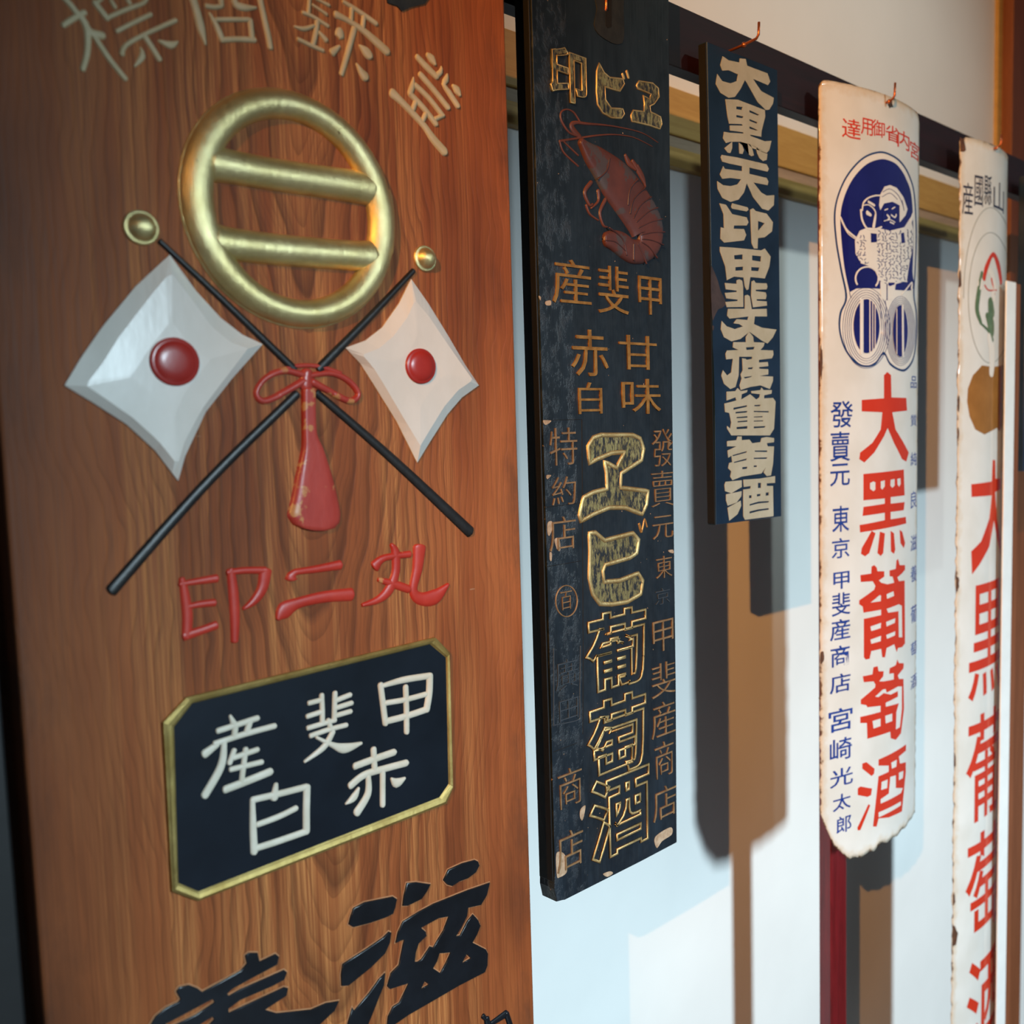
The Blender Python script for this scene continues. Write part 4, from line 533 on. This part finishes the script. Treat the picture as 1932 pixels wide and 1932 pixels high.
# ring emblem
cx, cz, rx, rz = [v*1e-4 for v in DATA['ring']]
wx, wz = .034, .0285
ringpts = []
for k in range(48):
    t = math.tau*k/48; wd = math.sqrt((wx*math.cos(t))**2+(wz*math.sin(t))**2)
    ringpts.append((cx+(rx-wx/2)*math.cos(t), cz+(rz-wz/2)*math.sin(t), wd))
ring = finish('ring_emblem', dome(bmesh.new(), ringpts, s1, .0135, ns=12, closed=True, smoothpath=False), M['gold'], board, smooth=True)
lip = [(cx+rx*.992*math.cos(math.tau*k/64), cz+rz*.992*math.sin(math.tau*k/64), .0042) for k in range(64)]
finish('rim', dome(bmesh.new(), lip, s1, .0022, ns=6, closed=True, smoothpath=False), M['gold'], ring, board, smooth=True)
for key in ('bar1', 'bar2'): finish('bar', dome(bmesh.new(), P3(DATA[key]), s1, .0128, ns=12, straight=True), M['gold'], ring, board, smooth=True)
for key in ('side1', 'side2'): finish('side_web', dome(bmesh.new(), P3(DATA[key]), s1, .0095, ns=8), M['gold'], ring, board, smooth=True)
# flags with bevelled faces
def flag(out, inn, sun):
    dense = lambda q, k: [tuple(a+(b-a)*j/k for a, b in zip(q[i], q[(i+1) % len(q)])) for i in range(len(q)) for j in range(k)]
    o = dense(P2(DATA[out]), 4); i_ = P2(DATA[inn])
    # inner ring with the same count, matched by angle around the centre
    c = (sum(p[0] for p in i_)/len(i_), sum(p[1] for p in i_)/len(i_))
    ir = dense(i_, 12)
    bm = bmesh.new(); A = []; B = []; C_ = []; E = []
    for p in o:
        a = math.atan2(p[1]-c[1], p[0]-c[0])
        qq = min(ir, key=lambda s: abs(math.atan2(math.sin(math.atan2(s[1]-c[1], s[0]-c[0])-a), math.cos(math.atan2(s[1]-c[1], s[0]-c[0])-a))))
        A.append(bm.verts.new((p[0], F1+.0003, p[1]))); B.append(bm.verts.new((p[0], F1-.0018, p[1])))
        C_.append(bm.verts.new((qq[0], F1-.0085, qq[1]))); m_ = .5
        E.append(bm.verts.new((c[0]+(qq[0]-c[0])*m_, F1-.0100, c[1]+(qq[1]-c[1])*m_)))
    n = len(o)
    for P_, Q_ in ((A, B), (B, C_), (C_, E)):
        for k in range(n): bm.faces.new((P_[k], P_[(k+1) % n], Q_[(k+1) % n], Q_[k]))
    bm.faces.new(E)
    bmesh.ops.remove_doubles(bm, verts=bm.verts, dist=1e-5)
    fl = finish('flag', bm, M['flag'], board)
    x, z, wd = P3(DATA[sun])[0]
    def disc(r, h, y, rim=0, sq=.93):
        bm = bmesh.new(); rows = []
        prof = [(1, 0), (1, .35), (.93, .6), (.86, .5), (.82, .62), (.65, .88), (.4, .97), (.15, 1.)] if rim else [(1, 0), (.97, .3), (.85, .6), (.6, .86), (.3, .97), (.1, 1)]
        for f, g in prof: rows.append([bm.verts.new((x+r*f*math.cos(math.tau*k/36), y-h*g, z+r*sq*f*math.sin(math.tau*k/36))) for k in range(36)])
        for a, b_ in zip(rows, rows[1:]):
            for k in range(36): bm.faces.new((a[k], a[(k+1) % 36], b_[(k+1) % 36], b_[k]))
        bm.faces.new(rows[-1]); return bm
    finish('sun_disc', disc(wd/2, .005, F1-.0095, 1), M['sun'], fl, board, smooth=True)
flag('flag1', 'flag1i', 'sun1'); flag('flag2', 'flag2i', 'sun2')
strokes('flag_pole', [DATA['pole1'], DATA['pole1b']], s1, .003, M['polebl'], board, straight=True)
strokes('flag_pole', [DATA['pole2'], DATA['pole2b']], s1, .003, M['polebl'], board, straight=True)
for key, e in (('knob1', .93), ('knob2', .93)):
    x, z, wd = P3(DATA[key])[0]; r = wd/2; bm = bmesh.new(); rows = []
    for f, g in ((1, 0), (1, .12), (.9, .22), (.80, .16), (.74, .4), (.6, .68), (.4, .88), (.18, .97)):
        rows.append([bm.verts.new((x+r*f*math.cos(math.tau*k/32), F1-.012*g, z+r*e*f*math.sin(math.tau*k/32))) for k in range(32)])
    for a, b_ in zip(rows, rows[1:]):
        for k in range(32): bm.faces.new((a[k], a[(k+1) % 32], b_[(k+1) % 32], b_[k]))
    bm.faces.new(rows[-1]); finish('pole_finial', bm, M['gold'], board, smooth=True)
strokes('cord_bow', DATA['bow'], s1, .0045, M['redcord'], board)
strokes('tassel', DATA['tassel'], s1, .0055, M['redcord'], board, straight=True, flat=.6, ns=10)
for key in ('hyo', 'sho', 'roku', 'tou'): strokes('character', DATA[key], s1, .0022, M['cream'], board)
for key in ('in1', 'ni1', 'maru'): strokes('character', DATA[key], s1, .0026, M['red'], board, straight=True)
for key in ('ji', 'jib', 'yo'): plate('carved_edge', DATA[key], s1, .0009, M['rawedge'], board, grow=.0011)
plate('character', DATA['ji'], s1, .0022, M['ink'], board, bev=.0008)
plate('character', DATA['jib'], s1, .0024, M['ink'], board, bev=.0006)
plate('character', DATA['yo'], s1, .0022, M['ink'], board, bev=.0006)
strokes('character', DATA['stray'], s1, .0022, M['ink'], board)
# plaque
pq = plate('name_plaque', [DATA['plaquei']], s1, .003, M['inkd'], board)
def border(outer, inner, name, mat, root, top):
    bm = bmesh.new(); a, b_ = P2(outer), P2(inner); n = len(a); rows = []
    for f, y in ((0, .0003), (0., -.0035), (.35, -.0055), (.75, -.0045), (1, -.0028)):
        rows.append([bm.verts.new((p[0]+(q_[0]-p[0])*f, F1+y, p[1]+(q_[1]-p[1])*f)) for p, q_ in zip(a, b_)])
    for A, B in zip(rows, rows[1:]):
        for k in range(n): bm.faces.new((A[k], A[(k+1) % n], B[(k+1) % n], B[k]))
    return finish(name, bm, mat, root, top)
border(DATA['plaque'], DATA['plaquei'], 'border', M['goldrim'], pq, board)
sp = Flat(F1-.0030)
for key in ('kou', 'hi1', 'san1', 'aka1', 'haku1'): strokes('character', DATA[key], sp, .0020, M['creamb'], pq, board)
plate('iron_plate', [DATA['bracket1']], s1, .0015, M['iron'], board)
# ------------------------------------------------------------------ black signboard with the shrimp
F2 = .917; s2 = Flat(F2)
bk = thing('black_signboard', 'tall weathered black signboard with a carved red shrimp and gold outlined characters', 'signboard', (1.071, F2, -.665))
out2 = [(.9325, .72), (.9318, .2), (.9330, -.3), (.9318, -.61), (.9300, -.640), (.9345, -.6600), (.950, -.6625), (1.12, -.6635), (1.2085, -.6635), (1.2115, -.40), (1.2130, -.1), (1.2145, .2), (1.2220, .72)]
bm = prism(bmesh.new(), out2[::-1], F2, .9455, .0016)
pan = finish('panel', bm, M['lac'], bk)
# the left flank, bare and dark with orange wear along its edges
bm = bmesh.new(); box(bm, .9290, .9317, F2+.0025, .945, -.630, .72, .0006); finish('side_face', bm, M['navyside'], bk)
for b in DATA['b2top']: writing('character', b, s2, .0022, M['goldsm'], bk, weight=.012)
for b in DATA['b2top']: writing('character_outline', b, s2, .003, M['goldln'], bk, weight=.018, outline=.013)
def goldchar(key, ow=.0022):
    plate('character', DATA[key], s2, .0010, M['goldsm'], bk)
    bm = bmesh.new()
    for lp in DATA[key]:
        pts = [(x, z, ow) for x, z in P2(lp)]
        pts2 = []
        for i in range(len(pts)):
            a, b_ = pts[i], pts[(i+1) % len(pts)]; k = max(1, int(math.dist(a[:2], b_[:2])/.006))
            pts2 += [tuple(u+(v-u)*j/k for u, v in zip(a, b_)) for j in range(k)]
        dome(bm, pts2, s2, .0022, closed=True, smoothpath=False)
    finish('character_outline', bm, M['goldln'], bk, smooth=True)
goldchar('bi', .0030); goldchar('e1', .0030); goldchar('e2', .0075); goldchar('hi2', .0075)
strokes('voicing_mark', DATA['bid'], s2, .0016, M['goldln'], bk)
strokes('voicing_mark', DATA['bid2'], s2, .0012, M['brass'], bk)
for b in DATA['b2big']:
    writing('character', b, s2, .0022, M['goldln'], bk, weight=.024, outline=.016)
for b in DATA['b2small']: writing('character', b, s2, .0018, M['brass'], bk, weight=-.004)
for b in DATA['b2tiny']: writing('character', b, s2, .0014, M['brassd'], bk, weight=-.012)
for b in DATA['b2faint']: writing('character', b, s2, .0012, M['faint'], bk, weight=-.014)
strokes('seal_circle', DATA['b2circ'], s2, .0012, M['brassd'], bk)
strokes('seal_frame', DATA['b2frame'], s2, .0010, M['faint'], bk)
strokes('scored_line', DATA['b2panel'], s2, .0006, M['hole'], bk)
sh = strokes('shrimp', DATA['shrimp'], s2, .0055, M['shr'], bk, ns=12, flat=.3)
for r in DATA['shband']: strokes('shell_band', [r], Flat(F2-.0050), .0014, M['shrd'], sh, bk)
for r in DATA['shant']: strokes('antenna', [r], s2, .0012, M['shrl'], sh, bk)
for r in DATA['shleg']: strokes('leg', [r], s2, .0020, M['shrl'], sh, bk)
kp = plate('keyhole_plate', [DATA['keyplate']], s2, .0010, M['iron'], bk, smooth=.006)
plate('slot', [DATA['keyslot']], Flat(F2-.0010), .0004, M['hole'], kp, bk)
for lp in DATA['b2chip']: plate('bare_patch', [lp], s2, .0004, M['bare'], bk, smooth=.002)
# ------------------------------------------------------------------ narrow navy signboard
F3 = .930; s3 = Flat(F3)
nb = thing('navy_signboard', 'narrow navy blue wooden signboard with bold bone-white characters, on a copper hook', 'signboard', (1.44, F3, -.174))
bm = prism(bmesh.new(), [(1.3345, .590), (1.3400, .18), (1.3400, .12), (1.3420, .09), (1.3440, .03), (1.3430, -.172), (1.5440, -.175), (1.5420, .2), (1.5395, .592)][::-1], F3, .9455, .0012)
finish('panel', bm, M['navy'], nb)
bm = bmesh.new(); prism(bm, [(1.3322, .588), (1.3344, .588), (1.3432, -.170), (1.3412, -.170)], F3+.0012, .945); finish('side_face', bm, M['navyside'], nb)
for key in ('dai3', 'kuro3', 'ten3', 'in3', 'kou3', 'hi3', 'san3', 'bu3', 'dou3', 'shu3'):
    plate('character', DATA[key], s3, .0006, M['bone'], nb)
for lp in DATA['chip3']: plate('broken_edge', [lp], s3, .0003, M['chipd'], nb, smooth=.003)
# ------------------------------------------------------------------ curved enamel signs
def enamel(name, label, surf, ztop, botf, base, group=None, jag=lambda z: .0012):
    root = thing(name, label, 'sign', (surf.Xc, surf.Da, base), group)
    nx, nz = 44, 170; bm = bmesh.new(); lay = bm.verts.layers.float.new('edge'); G = []
    rnd = random.Random(3)
    jl = [rnd.uniform(-1, 1) for _ in range(nz+1)]; jr = [rnd.uniform(-1, 1) for _ in range(nz+1)]
    for j in range(nz+1):
        row = []
        for i in range(nx+1):
            u = i/nx; x = surf.XL+(surf.XR-surf.XL)*u
            zt, zb = ztop(x), botf(x); z = zt+(zb-zt)*j/nz
            if i == 0: x += jl[j]*jag(z)
            if i == nx: x += jr[j]*jag(z)
            v = bm.verts.new((x, surf(x), z)); v[lay] = max(0, min(x-surf.XL, surf.XR-x, zt-z, z-zb)); row.append(v)
        G.append(row)
    for j in range(nz):
        for i in range(nx): bm.faces.new((G[j][i], G[j][i+1], G[j+1][i+1], G[j+1][i]))
    B = [[bm.verts.new((v.co.x, v.co.y+.0016, v.co.z)) for v in row] for row in G]
    for j in range(nz):
        for i in range(nx): bm.faces.new((B[j+1][i], B[j+1][i+1], B[j][i+1], B[j][i]))
        bm.faces.new((G[j][0], G[j+1][0], B[j+1][0], B[j][0])); bm.faces.new((G[j+1][nx], G[j][nx], B[j][nx], B[j+1][nx]))
    for i in range(nx):
        bm.faces.new((G[0][i+1], G[0][i], B[0][i], B[0][i+1])); bm.faces.new((G[nz][i], G[nz][i+1], B[nz][i+1], B[nz][i]))
    pn = finish('panel', bm, M['enamel'], root, smooth=True); pn.data.materials.append(M['back'])
    for p in pn.data.polygons:
        if p.normal.y > .3: p.material_index = 1
    return root, pn
g4 = Curved(1.698, 2.062, .903, .928, -.012)
bot = P2(DATA['g4bot'])
def botf4(x):
    if x <= bot[0][0]: return bot[0][1]
    for a, b_ in zip(bot, bot[1:]):
        if a[0] <= x <= b_[0]: return a[1]+(b_[1]-a[1])*(x-a[0])/(b_[0]-a[0]+1e-9)+.0025*math.sin(x*900)
    return bot[-1][1]
def top4(x):
    return .614-.012*max(0, (1.712-x)/.014)**2-.018*max(0, (x-2.04)/.022)**2
signA, pnA = enamel('enamel_sign', 'curved white enamel sign with a blue oval emblem and red characters, chipped along its bottom', g4, top4, botf4, -.84, jag=lambda z: .0008 if z > -.45 else .0035)
e_ = lambda name, key, mat, t=.0003, lift=.0001, root=signA, surf=g4: plate(name, DATA[key] if isinstance(DATA[key][0], list) else [DATA[key]], surf, t, mat, root, lift=lift)
em = plate('emblem', DATA['emA'], g4, .00015, M['eteal'], signA, lift=.0001, smooth=.006)
plate('emblem_border', DATA['emB'], g4, .0003, M['ewhite'], em, signA, lift=.0001, smooth=.006)
plate('emblem_ground', DATA['emC'], g4, .0005, M['eblue'], em, signA, lift=.0001, smooth=.006)
def prints(name, raws, surf, mat, root, top, lift=.0007, thin=.0003):
    bm = bmesh.new(); sf = lambda x: surf(x)-lift
    for r in raws: dome(bm, P3(r), sf, thin, ns=4)
    return finish(name, bm, mat, root, top)
plate('figure', DATA['figfill'], g4, .0003, M['ewhite'], em, signA, lift=.0006)
plate('dark_patches', DATA['fighole'], g4, .0003, M['eblue'], em, signA, lift=.0008)['kind'] = 'stuff'
prints('robe_pattern', DATA['figmark'], g4, M['eblue'], em, signA, .0009)['kind'] = 'stuff'
prints('bale_rings', DATA['balering'], g4, M['eblue'], em, signA, .0006)['kind'] = 'stuff'
prints('figure_lines', DATA['fig'], g4, M['ewhite'], em, signA, .0011)['kind'] = 'stuff'
bm = polyfill([DATA['bale'][0]], g4, .0003, 0, .0009); finish('rice_bale', bm, M['eblue'], em, signA)
bm = polyfill([DATA['bale'][1]], g4, .0003, 0, .0009); finish('rice_bale', bm, M['eblue'], em, signA)
prints('bale_stripes', DATA['balel'], g4, M['ewhite'], em, signA, .0014)['kind'] = 'stuff'
for key in ('dai4', 'kuro4', 'bu4', 'dou4', 'shu4'): e_('character', key, M['ered'])
for b in DATA['g4left']: writing('character', b, g4, .0003, M['eblue2'], signA, weight=.006, lift=.0001)
for b in DATA['g4right']: writing('character', b, g4, .0003, M['eblue2'], signA, weight=.0, lift=.0001)
for b in DATA['g4top']: writing('character', b, g4, .0003, M['ered'], signA, weight=.004, lift=.0001)
g5 = Curved(2.315, 2.60, .915, .935)
signB, pnB = enamel('enamel_sign', 'tall white enamel sign at the right with red characters above brown gourds, left edge chipped', g5, lambda x: .620-.010*max(0, (2.335-x)/.02), lambda x: -1.78, -1.78, jag=lambda z: .003)
for k in (0,): e_('character', 'dai5', M['ered'], root=signB, surf=g5)
for b in DATA['g5boxes']: writing('character', b, g5, .0003, M['ered'], signB, weight=.007, lift=.0003)
for b in DATA['g5top']: writing('character', b, g5, .0003, M['einkb'], signB, weight=.0, lift=.0003)
em5 = prints('emblem', DATA['g5circ'], g5, M['egrey'], signB, signB, .0002)
prints('red_arch', DATA['g5red'], g5, M['ered'], em5, signB); prints('green_leaves', DATA['g5green'], g5, M['egreen'], em5, signB)
prints('pale_figure', DATA['g5pale'], g5, M['ewhite'], em5, signB)['kind'] = 'stuff'; plate('gourd', DATA['g5brown'], g5, .0004, M['ebrown'], em5, signB, lift=.0001)
# rusty chips on the left edge of the right-hand sign
def chip(surf, x, z, rx_, rz_, root):
    n = 14; lp = []
    for k in range(n):
        a = math.tau*k/n; r = 1+random.uniform(-.25, .25); lp += [int((max(x+rx_*r*math.cos(a), surf.XL-.0005))*1e4), int((z+rz_*r*math.sin(a))*1e4)]
    plate('rust_chip', [lp], surf, .0004, M['rust'], root, lift=.0001)
M['rust'] = mat_plain('rust', lin(44, 24, 14), lin(104, 62, 34), 60, .8, bmp=.8)
for z, a, b_ in ((.600, .016, .018), (.300, .006, .02), (.02, .004, .02), (-.05, .003, .015), (-.40, .009, .016), (-.83, .003, .015), (-1.17, .006, .016), (-1.26, .014, .028)): chip(g5, 2.317, z, a, b_, signB)
for x, z, a, b_ in ((1.701, .1, .003, .03), (1.701, -.46, .006, .014), (1.90, .600, .010, .008)): chip(g4, x, z, a, b_, signA)
# ------------------------------------------------------------------ right edge of the picture
wp = thing('white_faced_board', 'slim upright wooden board with a white-painted face, in front of the rightmost enamel sign', 'board', (2.545, .906, -2.3))
finish('edge_strip', box(bmesh.new(), 2.5672, 2.600, .9010, .912, -2.3, .308, .001), M['pillar'], wp)
finish('painted_face', box(bmesh.new(), 2.506, 2.567, .9000, .9032, -2.3, .310, .0008), M['facew'], wp)
nv = thing('navy_plank', 'dark navy board cut off by the right edge of the photograph', 'signboard', (2.80, .925, -.157))
finish('panel', box(bmesh.new(), 2.705, 2.88, .925, .9455, -.157, .59, .0015), M['navy'], nv)
bl = thing('black_board', 'plain black board partly hidden behind the left edge of the large cedar signboard', 'signboard', (.06, .905, -1.30))
finish('panel', box(bmesh.new(), -.15, .248, .905, .9455, -1.30, .68, .003), M['lack0'], bl)
